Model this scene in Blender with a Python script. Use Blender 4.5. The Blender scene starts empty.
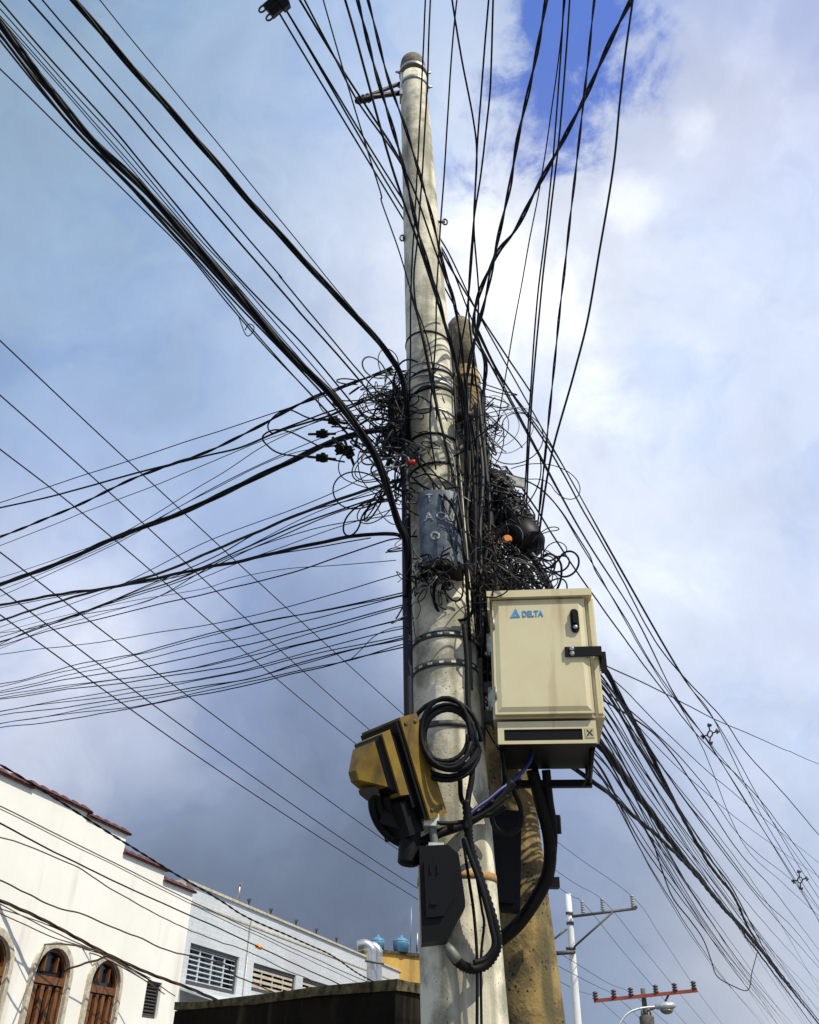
import bpy, bmesh, math, random
from mathutils import Vector, Matrix, noise as mnoise
from mathutils.geometry import tessellate_polygon
random.seed(7)
R = math.radians
scene = bpy.context.scene
COL = scene.collection

# ------------------------------------------------------------------ camera
F = 890.0; CX, CY = 409.5, 512.0
CAM = Vector((0, 0, 1.6))
ROT = (Matrix.Rotation(R(90 + 33), 3, 'X') @ Matrix.Rotation(R(1.5), 3, 'Z'))
cam_d = bpy.data.cameras.new('camera'); cam = bpy.data.objects.new('camera', cam_d)
COL.objects.link(cam); scene.camera = cam
cam_d.sensor_fit = 'VERTICAL'; cam_d.sensor_height = 24; cam_d.lens = 24 * F / 1024
cam_d.clip_start = 0.05; cam_d.clip_end = 3000
m4 = ROT.to_4x4(); m4.translation = CAM; cam.matrix_world = m4

def ray(px, py): return ROT @ Vector(((px - CX) / F, (CY - py) / F, -1.0))
def PY(px, py, Y):
    d = ray(px, py); return CAM + d * (Y / d.y)
def PZ(px, py, z):
    d = ray(px, py); return CAM + d * ((z - CAM.z) / d.z)
def PD(px, py, D): return CAM + ray(px, py) * D
def depth(p): return -(ROT.transposed() @ (p - CAM)).z
def pix(p):
    q = ROT.transposed() @ (p - CAM); return (CX + F * q.x / -q.z, CY - F * q.y / -q.z)

# ------------------------------------------------------------------ light
SUN_AZ, SUN_EL = R(50), R(54)      # azimuth measured from "towards the camera" to the right
sdir = Vector((math.sin(SUN_AZ) * math.cos(SUN_EL), -math.cos(SUN_AZ) * math.cos(SUN_EL), math.sin(SUN_EL)))
sl = bpy.data.lights.new('sun', 'SUN'); sl.energy = 5.0; sl.angle = R(0.5); sl.color = (1, .92, .76)
so = bpy.data.objects.new('sun', sl); COL.objects.link(so); so.location = (20, -20, 40)
so.rotation_euler = (-sdir).to_track_quat('-Z', 'Y').to_euler()

scene.view_settings.view_transform = 'Standard'; scene.view_settings.look = 'None'
scene.view_settings.exposure = 0; scene.view_settings.gamma = 1; scene.view_settings.use_curve_mapping = False

def s2l(c):
    return tuple(((v / 255) / 12.92 if v / 255 <= .04045 else ((v / 255 + .055) / 1.055) ** 2.4) for v in c)

world = bpy.data.worlds.new('World'); scene.world = world; world.use_nodes = True
nt = world.node_tree; N = nt.nodes; L = nt.links; N.clear()
def nd(t, **k):
    n = N.new(t)
    for a, b in k.items(): setattr(n, a, b)
    return n
def mth(op, a, b=None, c=None, clamp=False):
    n = nd('ShaderNodeMath', operation=op, use_clamp=clamp)
    for i, v in enumerate((a, b, c)):
        if v is None: continue
        if isinstance(v, (int, float)): n.inputs[i].default_value = v
        else: L.new(v, n.inputs[i])
    return n.outputs[0]
def vmth(op, a, b=None, s=None):
    n = nd('ShaderNodeVectorMath', operation=op)
    for i, v in enumerate((a, b)):
        if v is None: continue
        if isinstance(v, (tuple, list, Vector)): n.inputs[i].default_value = tuple(v)
        else: L.new(v, n.inputs[i])
    if s is not None:
        if isinstance(s, (int, float)): n.inputs['Scale'].default_value = s
        else: L.new(s, n.inputs['Scale'])
    return n.outputs['Value'] if op in ('DOT_PRODUCT', 'LENGTH') else n.outputs['Vector']
STR = 0.1
sky = nd('ShaderNodeTexSky'); sky.sky_type = 'NISHITA'; sky.sun_disc = False
sky.sun_elevation = SUN_EL; sky.sun_rotation = math.atan2(sdir.x, sdir.y)
tc = nd('ShaderNodeTexCoord'); gen = tc.outputs['Generated']
def wnoise(scale, detail, rough, vec, dist=0.0):
    n = nd('ShaderNodeTexNoise'); n.inputs['Scale'].default_value = scale; n.inputs['Detail'].default_value = detail
    n.inputs['Roughness'].default_value = rough; n.inputs['Distortion'].default_value = dist
    L.new(vec, n.inputs['Vector']); return n
n1 = wnoise(3.2, 6, .55, gen)
warp = vmth('SCALE', vmth('SUBTRACT', n1.outputs['Color'], (.5, .5, .5)), s=.34)
wd = vmth('NORMALIZE', vmth('ADD', gen, warp))
# cloud tones by direction in the sky: (pixel of that direction, sRGB tone, spread in degrees, weight)
ANCH = [((20, 60), (142, 164, 178), 12, 1), ((200, 60), (156, 182, 212), 10, 1), ((90, 300), (144, 172, 206), 10, 1),
        ((260, 330), (178, 200, 236), 7, 1), ((370, 330), (216, 226, 248), 5, 1), ((90, 470), (168, 190, 234), 8, 1),
        ((60, 655), (236, 240, 254), 5.5, 2.0), ((250, 640), (160, 182, 226), 7, 1), ((120, 750), (148, 164, 194), 7, 1),
        ((300, 810), (106, 121, 146), 8, 1.3), ((320, 890), (94, 104, 120), 6, 1.3), ((330, 60), (176, 200, 236), 7, 1),
        ((400, 200), (200, 216, 246), 6, 1), ((480, 270), (255, 255, 255), 6, 1.5), ((560, 400), (246, 249, 255), 7, 1.2),
        ((640, 520), (232, 241, 255), 7, 1.2), ((740, 380), (212, 228, 255), 9, 1.3), ((740, 110), (170, 182, 222), 8, 1),
        ((690, 120), (236, 240, 252), 3, 1.0), ((460, 60), (190, 208, 240), 6, 1), ((780, 520), (196, 208, 242), 5, 1),
        ((740, 620), (220, 231, 255), 8, 1.2), ((650, 860), (118, 139, 174), 6, 1.2), ((600, 930), (150, 166, 190), 4, 1),
        ((730, 950), (208, 209, 212), 4, 1.2), ((790, 860), (190, 205, 232), 6, 1), ((560, 800), (140, 158, 200), 5, 1)]
acc = None; wsum = None
for (p, c, sp, w) in ANCH:
    d = ray(*p).normalized()
    dt = vmth('DOT_PRODUCT', wd, d)
    k = 1.0 / (R(sp) ** 2) * 1.0
    wt = mth('MULTIPLY', mth('EXPONENT', mth('MULTIPLY', mth('SUBTRACT', dt, 1.0), k)), w)
    col = vmth('SCALE', s2l(c), s=wt)
    acc = col if acc is None else vmth('ADD', acc, col)
    wsum = wt if wsum is None else mth('ADD', wsum, wt)
base_w = 0.004
acc = vmth('ADD', acc, tuple(v * base_w for v in s2l((178, 196, 226))))
wsum = mth('ADD', wsum, base_w)
cloud = vmth('SCALE', acc, s=mth('DIVIDE', 1.0, wsum))
det = wnoise(7.0, 9, .62, gen, .3)
det2 = wnoise(2.4, 5, .6, gen, .2)
dm = mth('ADD', mth('MULTIPLY', mth('SUBTRACT', det.outputs['Fac'], .5), .44), mth('ADD', mth('MULTIPLY', mth('SUBTRACT', det2.outputs['Fac'], .5), .22), 1.02))
cloud = vmth('SCALE', cloud, s=dm)
# billows: brighter heads and bluer gaps
bil = wnoise(4.6, 10, .58, wd, .55)
def sstep(v, a, b):
    q = nd('ShaderNodeMapRange', interpolation_type='SMOOTHSTEP'); L.new(v, q.inputs['Value'])
    q.inputs['From Min'].default_value = a; q.inputs['From Max'].default_value = b; return q.outputs['Result']
up = sstep(bil.outputs['Fac'], .50, .66); dn = sstep(bil.outputs['Fac'], .48, .34)
def tint(c, fac, rgb, amt):
    q = nd('ShaderNodeMix', data_type='RGBA'); L.new(mth('MULTIPLY', fac, amt), q.inputs['Factor']); L.new(c, q.inputs['A'])
    L.new(vmth('MULTIPLY', c, rgb), q.inputs['B']); return q.outputs['Result']
cloud = tint(cloud, up, (1.16, 1.13, 1.08), .85)
cloud = tint(cloud, dn, (.80, .87, .98), .75)
for pp, sp_ in (((690, 122), 1.5), ((500, 262), 3.2), ((470, 215), 1.8), ((560, 300), 2.6), ((590, 400), 2.0), ((95, 652), 2.2), ((625, 200), 1.6)):
    g_ = mth('EXPONENT', mth('MULTIPLY', mth('SUBTRACT', vmth('DOT_PRODUCT', gen, ray(*pp).normalized()), 1.0), 1.0 / R(sp_) ** 2))
    hp_ = sstep(mth('ADD', g_, mth('MULTIPLY', mth('SUBTRACT', det.outputs['Fac'], .5), 2.0)), .25, 1.0)
    cloud = tint(cloud, mth('MULTIPLY', hp_, mth('MULTIPLY', g_, 2.0, clamp=True)), (1.45, 1.38, 1.25), .6)
# gap of blue sky in the cloud
hole = None
for (p, sp, w) in (((572, 62), 2.9, .80), ((536, 140), 2.3, .70), ((590, 0), 3.0, .75), ((520, 20), 2.2, .40), ((610, 120), 2.4, .34), ((455, 180), 2.2, .3), ((372, 318), 1.5, .4)):
    dt = vmth('DOT_PRODUCT', gen, ray(*p).normalized())
    wt = mth('MULTIPLY', mth('EXPONENT', mth('MULTIPLY', mth('SUBTRACT', dt, 1.0), 1.0 / R(sp) ** 2)), w)
    hole = wt if hole is None else mth('ADD', hole, wt)
hn = wnoise(9, 9, .62, gen, .6); hn2 = wnoise(26, 7, .6, gen, .4)
hamp = mth('MULTIPLY', hole, 1.9, clamp=True)
hm = mth('ADD', mth('MULTIPLY', hole, 1.0), mth('MULTIPLY', hamp, mth('ADD', mth('MULTIPLY', mth('SUBTRACT', hn.outputs['Fac'], .5), 4.2), mth('MULTIPLY', mth('SUBTRACT', hn2.outputs['Fac'], .5), 1.8))))
mr = nd('ShaderNodeMapRange', interpolation_type='SMOOTHSTEP'); L.new(hm, mr.inputs['Value'])
mr.inputs['From Min'].default_value = .26; mr.inputs['From Max'].default_value = 1.25
skyc = vmth('MULTIPLY', sky.outputs['Color'], (.42, .92, 2.25))
mx = nd('ShaderNodeMix', data_type='RGBA')
L.new(mth('MULTIPLY', mr.outputs['Result'], .84), mx.inputs['Factor'])
L.new(vmth('SCALE', cloud, s=1 / STR), mx.inputs['A']); L.new(skyc, mx.inputs['B'])
bg = nd('ShaderNodeBackground'); bg.inputs['Strength'].default_value = STR; L.new(mx.outputs['Result'], bg.inputs['Color'])
wo = nd('ShaderNodeOutputWorld'); L.new(bg.outputs[0], wo.inputs['Surface'])

# ------------------------------------------------------------------ materials
MATS = {}
def mat(name, col, rough=.6, metal=0.0, var=.25, vscale=6.0, col2=None, bump=0.0, bscale=40.0, specks=None, spec=.5, streak=None, vr=(.36, .66)):
    """procedural surface: base colour, noise mottling to col2, optional dark specks (colour, scale, size) and vertical streaks"""
    m = bpy.data.materials.new(name); m.use_nodes = True; MATS[name] = m
    t = m.node_tree; n = t.nodes; l = t.links; b = n['Principled BSDF']
    b.inputs['Roughness'].default_value = rough; b.inputs['Metallic'].default_value = metal
    b.inputs['Specular IOR Level'].default_value = spec
    tc = n.new('ShaderNodeTexCoord'); co = tc.outputs['Object']
    nz = n.new('ShaderNodeTexNoise'); nz.inputs['Scale'].default_value = vscale; nz.inputs['Detail'].default_value = 8; nz.inputs['Roughness'].default_value = .65
    l.new(co, nz.inputs['Vector'])
    if col2 is None: col2 = tuple(c * (1 - var) for c in col)
    rp = n.new('ShaderNodeMapRange'); rp.inputs['From Min'].default_value = vr[0]; rp.inputs['From Max'].default_value = vr[1]
    l.new(nz.outputs['Fac'], rp.inputs['Value'])
    mx = n.new('ShaderNodeMix'); mx.data_type = 'RGBA'; l.new(rp.outputs['Result'], mx.inputs['Factor'])
    mx.inputs['A'].default_value = (*col, 1); mx.inputs['B'].default_value = (*col2, 1)
    out = mx.outputs['Result']
    if streak:
        mp = n.new('ShaderNodeMapping'); mp.inputs['Scale'].default_value = streak[1]; l.new(co, mp.inputs['Vector'])
        n3 = n.new('ShaderNodeTexNoise'); n3.inputs['Scale'].default_value = 1; n3.inputs['Detail'].default_value = 6; l.new(mp.outputs[0], n3.inputs['Vector'])
        r3 = n.new('ShaderNodeMapRange'); r3.inputs['From Min'].default_value = streak[2]; r3.inputs['From Max'].default_value = streak[2] + .16
        r3.inputs['To Max'].default_value = streak[3]
        l.new(n3.outputs['Fac'], r3.inputs['Value'])
        m3 = n.new('ShaderNodeMix'); m3.data_type = 'RGBA'; l.new(r3.outputs['Result'], m3.inputs['Factor'])
        l.new(out, m3.inputs['A']); m3.inputs['B'].default_value = (*streak[0], 1); out = m3.outputs['Result']
    if specks:
        vo = n.new('ShaderNodeTexVoronoi'); vo.inputs['Scale'].default_value = specks[1]; l.new(co, vo.inputs['Vector'])
        n4 = n.new('ShaderNodeTexNoise'); n4.inputs['Scale'].default_value = specks[1] * .18; l.new(co, n4.inputs['Vector'])
        r4 = n.new('ShaderNodeMath'); r4.operation = 'MULTIPLY'; l.new(n4.outputs['Fac'], r4.inputs[0]); r4.inputs[1].default_value = specks[2] * 2
        lt = n.new('ShaderNodeMath'); lt.operation = 'LESS_THAN'; l.new(vo.outputs['Distance'], lt.inputs[0]); l.new(r4.outputs[0], lt.inputs[1])
        ff = n.new('ShaderNodeMath'); ff.operation = 'MULTIPLY'; l.new(lt.outputs[0], ff.inputs[0])
        gt = n.new('ShaderNodeMath'); gt.operation = 'GREATER_THAN'; l.new(n4.outputs['Fac'], gt.inputs[0]); gt.inputs[1].default_value = .47
        l.new(gt.outputs[0], ff.inputs[1])
        m4_ = n.new('ShaderNodeMix'); m4_.data_type = 'RGBA'; l.new(ff.outputs[0], m4_.inputs['Factor'])
        l.new(out, m4_.inputs['A']); m4_.inputs['B'].default_value = (*specks[0], 1); out = m4_.outputs['Result']
    l.new(out, b.inputs['Base Color'])
    if bump:
        n2 = n.new('ShaderNodeTexNoise'); n2.inputs['Scale'].default_value = bscale; n2.inputs['Detail'].default_value = 6; l.new(co, n2.inputs['Vector'])
        bp = n.new('ShaderNodeBump'); bp.inputs['Strength'].default_value = bump; bp.inputs['Distance'].default_value = .02
        l.new(n2.outputs['Fac'], bp.inputs['Height']); l.new(bp.outputs[0], b.inputs['Normal'])
    return m
M = MATS
mat('pole concrete', (.72, .68, .53), .85, var=.3, vscale=4.2, col2=(.29, .285, .215), bump=.12, bscale=70, specks=((.05, .04, .03), 46, .12), streak=((.20, .19, .13), (9, 9, .8), .49, .8), vr=(.44, .60))
mat('old pole concrete', (.29, .205, .075), .9, vscale=6, col2=(.10, .075, .032), bump=.3, bscale=60, specks=((.02, .017, .01), 34, .20), streak=((.07, .065, .03), (8, 8, .9), .47, .85), vr=(.42, .58))
mat('weathered pole top', (.10, .085, .05), .9, vscale=20, col2=(.22, .20, .14), bump=.4)
mat('cable black', (.0045, .005, .008), .6, var=.3, vscale=9, spec=.18)
mat('cable navy', (.006, .007, .018), .5, var=.3, vscale=9, spec=.3)
mat('cable weathered grey', (.022, .022, .025), .55, var=.4, vscale=14)
mat('cable brown', (.055, .030, .016), .6, var=.4, vscale=4)
mat('cable pale', (.26, .26, .25), .5, var=.3, vscale=14)
mat('aluminium wire', (.012, .012, .014), .5, metal=.3, var=.2)
mat('orange tape', (.75, .25, .03), .5, var=.2)
mat('red tape', (.6, .03, .02), .5, var=.2)
mat('black plastic', (.0045, .0045, .0055), .5, var=.3, vscale=8, spec=.18)
mat('black rubber', (.004, .004, .0045), .6, var=.3, spec=.2)
mat('blue hose', (.008, .016, .13), .45, var=.4, vscale=30)
mat('galvanised steel', (.42, .43, .42), .45, metal=.7, vscale=25, col2=(.22, .22, .21), bump=.1)
mat('dull steel', (.10, .10, .095), .6, metal=.3, vscale=20, col2=(.045, .04, .036))
mat('rusty steel', (.16, .10, .06), .75, metal=.3, vscale=18, col2=(.06, .045, .03))
mat('orange paint band', (.45, .22, .05), .7, vscale=14, col2=(.22, .15, .07))
mat('cabinet paint', (.68, .62, .39), .48, vscale=2.6, col2=(.61, .53, .31), streak=((.30, .18, .07), (9, 9, 1.0), .555, .7), bump=.03, bscale=12)
mat('cabinet seam', (.05, .04, .025), .7)
mat('cabinet logo blue', (.01, .25, .60), .5, vscale=60, col2=(.10, .30, .62))
mat('sticker yellow', (.62, .55, .30), .5)
mat('black print', (.02, .018, .015), .6)
mat('yellow plastic', (.23, .148, .015), .55, vscale=9, col2=(.11, .068, .010), streak=((.05, .032, .010), (11, 11, 3), .50, .8), spec=.35)
mat('dark lens', (.02, .022, .016), .15)
mat('terminal housing', (.030, .042, .060), .45, metal=.2, vscale=12, col2=(.12, .145, .17), spec=.4)
mat('white print', (.42, .45, .47), .6, vscale=90, col2=(.05, .06, .075), vr=(.42, .56))
mat('white clamp', (.62, .66, .58), .5, vscale=40)
mat('grey conduit', (.13, .14, .12), .5, vscale=20)
mat('white render', (.86, .855, .81), .9, vscale=.5, col2=(.79, .78, .72), streak=((.46, .41, .31), (2.4, 2.4, .22), .56, .42))
mat('roof tile', (.13, .035, .025), .85, vscale=5, col2=(.05, .022, .02), bump=.4)
mat('stone surround', (.60, .56, .45), .9, vscale=9, col2=(.34, .30, .23), bump=.5)
mat('window wood', (.22, .085, .022), .55, vscale=8, col2=(.10, .038, .013), streak=((.08, .03, .012), (16, 16, 1), .52, .7))
mat('louvre wood', (.075, .032, .014), .6, vscale=9, col2=(.03, .014, .008))
mat('dark glass', (.010, .011, .013), .08, spec=.5)
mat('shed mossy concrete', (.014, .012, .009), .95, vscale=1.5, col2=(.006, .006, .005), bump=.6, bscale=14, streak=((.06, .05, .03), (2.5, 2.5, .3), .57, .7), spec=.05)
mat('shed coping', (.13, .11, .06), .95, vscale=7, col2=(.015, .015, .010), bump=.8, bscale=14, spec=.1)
mat('duct metal', (.62, .62, .60), .32, metal=.85, vscale=6, col2=(.45, .45, .43))
mat('tank blue', (.09, .25, .40), .45, var=.25)
mat('ochre render', (.52, .33, .08), .9, vscale=1.2, col2=(.36, .22, .06), streak=((.10, .07, .03), (2, 2, .3), .55, .6))
mat('white painted pole', (.74, .76, .76), .7, vscale=2, col2=(.62, .64, .65), streak=((.42, .43, .43), (6, 6, .4), .6, .6))
mat('red painted timber', (.28, .055, .03), .8, vscale=3, col2=(.16, .04, .03))
mat('far pole', (.10, .095, .08), .85, vscale=2)
mat('porcelain grey', (.36, .38, .38), .3, var=.3)
mat('porcelain brown', (.07, .05, .04), .3, var=.3)
mat('lamp aluminium', (.42, .46, .48), .4, metal=.3)
mat('lamp glass', (.16, .15, .12), .2)
mat('sheet roof', (.55, .62, .66), .5, vscale=1.5, col2=(.45, .52, .56))
mat('asphalt', (.05, .05, .052), .9, vscale=3, bump=.4, bscale=80)
mat('paving', (.22, .21, .19), .9, vscale=2, bump=.4)
mat('earth', (.12, .10, .07), .95, vscale=.3)
mat('road paint', (.7, .7, .68), .7)
def tile_mat():
    m = bpy.data.materials.new('glazed wall tile'); m.use_nodes = True; MATS['glazed wall tile'] = m
    t = m.node_tree; n = t.nodes; l = t.links; b = n['Principled BSDF']; b.inputs['Roughness'].default_value = .45
    tc = n.new('ShaderNodeTexCoord'); mp = n.new('ShaderNodeMapping'); mp.inputs['Rotation'].default_value = (R(90), 0, 0)
    br = n.new('ShaderNodeTexBrick'); br.offset = 0.5
    br.inputs['Scale'].default_value = 1; br.inputs['Brick Width'].default_value = .20; br.inputs['Row Height'].default_value = .10
    br.inputs['Mortar Size'].default_value = .006
    br.inputs['Color1'].default_value = (.60, .63, .645, 1); br.inputs['Color2'].default_value = (.54, .575, .595, 1); br.inputs['Mortar'].default_value = (.47, .50, .53, 1)
    l.new(tc.outputs['Object'], mp.inputs[0]); l.new(mp.outputs[0], br.inputs['Vector'])
    nz = n.new('ShaderNodeTexNoise'); nz.inputs['Scale'].default_value = .6; nz.inputs['Detail'].default_value = 7; l.new(tc.outputs['Object'], nz.inputs['Vector'])
    mr = n.new('ShaderNodeMapRange'); mr.inputs['To Min'].default_value = .75; mr.inputs['To Max'].default_value = 1.15; l.new(nz.outputs['Fac'], mr.inputs['Value'])
    mx = n.new('ShaderNodeMix'); mx.data_type = 'RGBA'; mx.blend_type = 'MULTIPLY'; mx.inputs['Factor'].default_value = 1
    l.new(br.outputs['Color'], mx.inputs['A']); l.new(mr.outputs['Result'], mx.inputs['B']); l.new(mx.outputs['Result'], b.inputs['Base Color'])
tile_mat()

# ------------------------------------------------------------------ object helpers
WLOC = {}
def tag(o, label=None, cat=None, group=None, kind=None):
    if label: o['label'] = label
    if cat: o['category'] = cat
    if group: o['group'] = group
    if kind: o['kind'] = kind
    return o
def empty(name, loc, label, cat, group=None):
    o = bpy.data.objects.new(name, None); o.empty_display_size = .1; o.location = loc; COL.objects.link(o)
    WLOC[o] = Vector(loc); return tag(o, label, cat, group)
def build(name, bm, m, parent=None, smooth=False, origin=None, bevel=0.0):
    """link a bmesh given in world coordinates as one mesh object"""
    if bevel:
        bmesh.ops.bevel(bm, geom=[e for e in bm.edges if len(e.link_faces) == 2 and e.calc_face_angle(0) > R(30)], offset=bevel, segments=2, profile=.6, affect='EDGES', clamp_overlap=True)
    me = bpy.data.meshes.new(name)
    if parent is not None: off = WLOC[parent]
    elif origin is not None: off = Vector(origin)
    else:
        lo = min(bm.verts, key=lambda v: v.co.z); off = lo.co.copy()
    bmesh.ops.translate(bm, vec=-off, verts=bm.verts)
    bmesh.ops.recalc_face_normals(bm, faces=bm.faces)
    bm.to_mesh(me); bm.free()
    ms = m if isinstance(m, (list, tuple)) else [m]
    for x in ms: me.materials.append(MATS[x])
    if smooth:
        for p in me.polygons: p.use_smooth = True
    o = bpy.data.objects.new(name, me); COL.objects.link(o)
    if parent is not None: o.parent = parent; WLOC[o] = WLOC[parent]
    else: o.location = off; WLOC[o] = off
    return o
def BM(): return bmesh.new()
X, Y_, Z_ = Vector((1, 0, 0)), Vector((0, 1, 0)), Vector((0, 0, 1))
def box(bm, c, hx, hy, hz, ax=X, ay=Y_, az=Z_, mi=0):
    c = Vector(c)
    vs = [bm.verts.new(c + ax * (hx * i) + ay * (hy * j) + az * (hz * k)) for i in (-1, 1) for j in (-1, 1) for k in (-1, 1)]
    for f in ((0, 1, 3, 2), (4, 6, 7, 5), (0, 4, 5, 1), (2, 3, 7, 6), (0, 2, 6, 4), (1, 5, 7, 3)):
        bm.faces.new([vs[i] for i in f]).material_index = mi
def frust(bm, c0, c1, a0, b0, a1, b1, ax, ay, mi=0):
    """box between two parallel rectangles"""
    v = []
    for c, a, b in ((c0, a0, b0), (c1, a1, b1)):
        v.append([bm.verts.new(Vector(c) + ax * (a * i) + ay * (b * j)) for i, j in ((-1, -1), (1, -1), (1, 1), (-1, 1))])
    bm.faces.new(v[0]); bm.faces.new(v[1][::-1])
    for i in range(4): bm.faces.new((v[0][i], v[0][(i + 1) % 4], v[1][(i + 1) % 4], v[1][i]))
def tube(bm, pts, r, n=6, closed=False, caps=True, mi=0):
    pts = [Vector(p) for p in pts]; k = len(pts)
    rr = r if callable(r) else (lambda i, r=r: r)
    t0 = (pts[1] - pts[0]).normalized()
    u = t0.orthogonal().normalized(); rings = []
    for i, p in enumerate(pts):
        if closed: t = (pts[(i + 1) % k] - pts[i - 1])
        else: t = pts[min(i + 1, k - 1)] - pts[max(i - 1, 0)]
        if t.length < 1e-9: t = t0
        t = t.normalized(); u = (u - t * u.dot(t))
        u = u.normalized() if u.length > 1e-6 else t.orthogonal().normalized()
        w = t.cross(u); ra = rr(i)
        rings.append([bm.verts.new(p + (u * math.cos(2 * math.pi * j / n) + w * math.sin(2 * math.pi * j / n)) * ra) for j in range(n)])
    for i in range(k if closed else k - 1):
        a, b = rings[i], rings[(i + 1) % k]
        for j in range(n):
            f = bm.faces.new((a[j], a[(j + 1) % n], b[(j + 1) % n], b[j])); f.material_index = mi; f.smooth = True
    if caps and not closed:
        bm.faces.new(rings[0][::-1]).material_index = mi; bm.faces.new(rings[-1]).material_index = mi
def lathe(bm, p, axis, prof, n=24, mi=0):
    """profile [(height along axis, radius)]"""
    axis = axis.normalized(); u = axis.orthogonal().normalized(); w = axis.cross(u); rings = []
    for h, r in prof:
        rings.append([bm.verts.new(p + axis * h + (u * math.cos(2 * math.pi * j / n) + w * math.sin(2 * math.pi * j / n)) * max(r, 1e-4)) for j in range(n)])
    for a, b in zip(rings, rings[1:]):
        for j in range(n):
            f = bm.faces.new((a[j], a[(j + 1) % n], b[(j + 1) % n], b[j])); f.material_index = mi; f.smooth = True
    bm.faces.new(rings[0][::-1]).material_index = mi; bm.faces.new(rings[-1]).material_index = mi
def crom(pts, per=7, closed=False):
    k = len(pts)
    if k < 3 and not closed:
        return [pts[0].lerp(pts[-1], i / 12) for i in range(13)]
    out = []
    for i in range(k if closed else k - 1):
        g = (lambda j: pts[j % k]) if closed else (lambda j: pts[max(0, min(k - 1, j))])
        p0, p1, p2, p3 = g(i - 1), g(i), g(i + 1), g(i + 2)
        if not closed and i == 0: p0 = p1 * 2 - p2
        if not closed and i == k - 2: p3 = p2 * 2 - p1
        for s in range(per):
            t = s / per
            out.append(.5 * ((2 * p1) + (p2 - p0) * t + (2 * p0 - 5 * p1 + 4 * p2 - p3) * t * t + (3 * p1 - p0 - 3 * p2 + p3) * t ** 3))
    if not closed: out.append(pts[-1].copy())
    return out
def prism(bm, outline, fn, d0, d1, holes=(), mi=0):
    """outline and holes are (s, z) loops, fn(s, z, d) -> world point; solid between depths d0 and d1"""
    loops = [list(outline)] + [list(h) for h in holes]
    tri = tessellate_polygon([[Vector((a, b, 0)) for a, b in lp] for lp in loops])
    flat = [p for lp in loops for p in lp]
    va = [bm.verts.new(fn(a, b, d0)) for a, b in flat]; vb = [bm.verts.new(fn(a, b, d1)) for a, b in flat]
    for t in tri:
        try:
            bm.faces.new([va[i] for i in t]).material_index = mi; bm.faces.new([vb[i] for i in reversed(t)]).material_index = mi
        except ValueError: pass
    o = 0
    for lp in loops:
        k = len(lp)
        for i in range(k):
            a, b = o + i, o + (i + 1) % k
            bm.faces.new((va[a], va[b], vb[b], vb[a])).material_index = mi
        o += k
def text_bm(s, size, fn, thick, bold=.02):
    """lettering as a thin solid; fn(x, y, d) -> world"""
    cu = bpy.data.curves.new('lettering', 'FONT'); cu.body = s; cu.size = size; cu.extrude = thick; cu.resolution_u = 3; cu.offset = size * bold
    ob = bpy.data.objects.new('lettering', cu); COL.objects.link(ob)
    dg = bpy.context.evaluated_depsgraph_get(); me = bpy.data.meshes.new_from_object(ob.evaluated_get(dg))
    bm = bmesh.new(); bm.from_mesh(me)
    bpy.data.objects.remove(ob); bpy.data.curves.remove(cu); bpy.data.meshes.remove(me)
    w = max(v.co.x for v in bm.verts)
    for v in bm.verts: v.co = fn(v.co.x, v.co.y, v.co.z)
    return bm, w

# ------------------------------------------------------------------ ground, road
def gz(y): return 0.0 if y < 14 else -(y - 14) * .05
def sheet(name, xs, ys, z, m):
    bm = BM(); g = [[bm.verts.new((x, y, gz(y) + z)) for x in xs] for y in ys]
    for a, b in zip(g, g[1:]):
        for i in range(len(xs) - 1): bm.faces.new((a[i], a[i + 1], b[i + 1], b[i]))
    return tag(build(name, bm, m, origin=(0, 0, 0)), kind='structure')
sheet('ground', (-900, -60, 60, 900), (-900, -40, 0, 14, 200, 900), -.16, 'earth')
ST = R(16); SD = Vector((math.sin(ST), math.cos(ST), 0)); SN = Vector((math.cos(ST), -math.sin(ST), 0))
def strip(name, n0, n1, z0, z1, m, ss=(-40, 0, 14, 70, 120)):
    bm = BM(); rows = []
    for s in ss:
        r = []
        for n_, z in ((n0, z0), (n0, z1), (n1, z1), (n1, z0)):
            p = SN * n_ + SD * s; r.append(bm.verts.new((p.x, p.y, gz(p.y) + z)))
        rows.append(r)
    for a, b in zip(rows, rows[1:]):
        for i in range(3): bm.faces.new((a[i], a[i + 1], b[i + 1], b[i]))
    bm.faces.new(rows[0]); bm.faces.new(rows[-1][::-1])
    return tag(build(name, bm, m, origin=(0, 0, 0)), kind='structure')
strip('road', -9.5, -1.7, -.15, -.13, 'asphalt')
strip('pavement', -1.69, 6, -.155, 0.0, 'paving')
strip('pavement', -12, -9.51, -.155, 0.0, 'paving')
bm = BM()
for k in range(14):
    p = SN * -5.6 + SD * (-8 + 5 * k)
    if p.y < 13: box(bm, p + Vector((0, 0, -.124)), .06, 1.2, .002, SN, SD)
tag(build('road_marking', bm, 'road paint', origin=(0, 0, 0)), kind='structure')

# ------------------------------------------------------------------ left side of the street: houses
DP = 12.0
def FS(px, py, off=0.0):
    """street-front plane: pixel -> (distance along the street, height)"""
    d = ray(px, py); k = (DP - off) / -(d.dot(SN)); p = CAM + d * k
    return p.dot(SD), p.z
def FP(off=0.0):
    return lambda s, z, d: SN * (-DP + off + d) + SD * s + Vector((0, 0, z))
W = FP()
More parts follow.
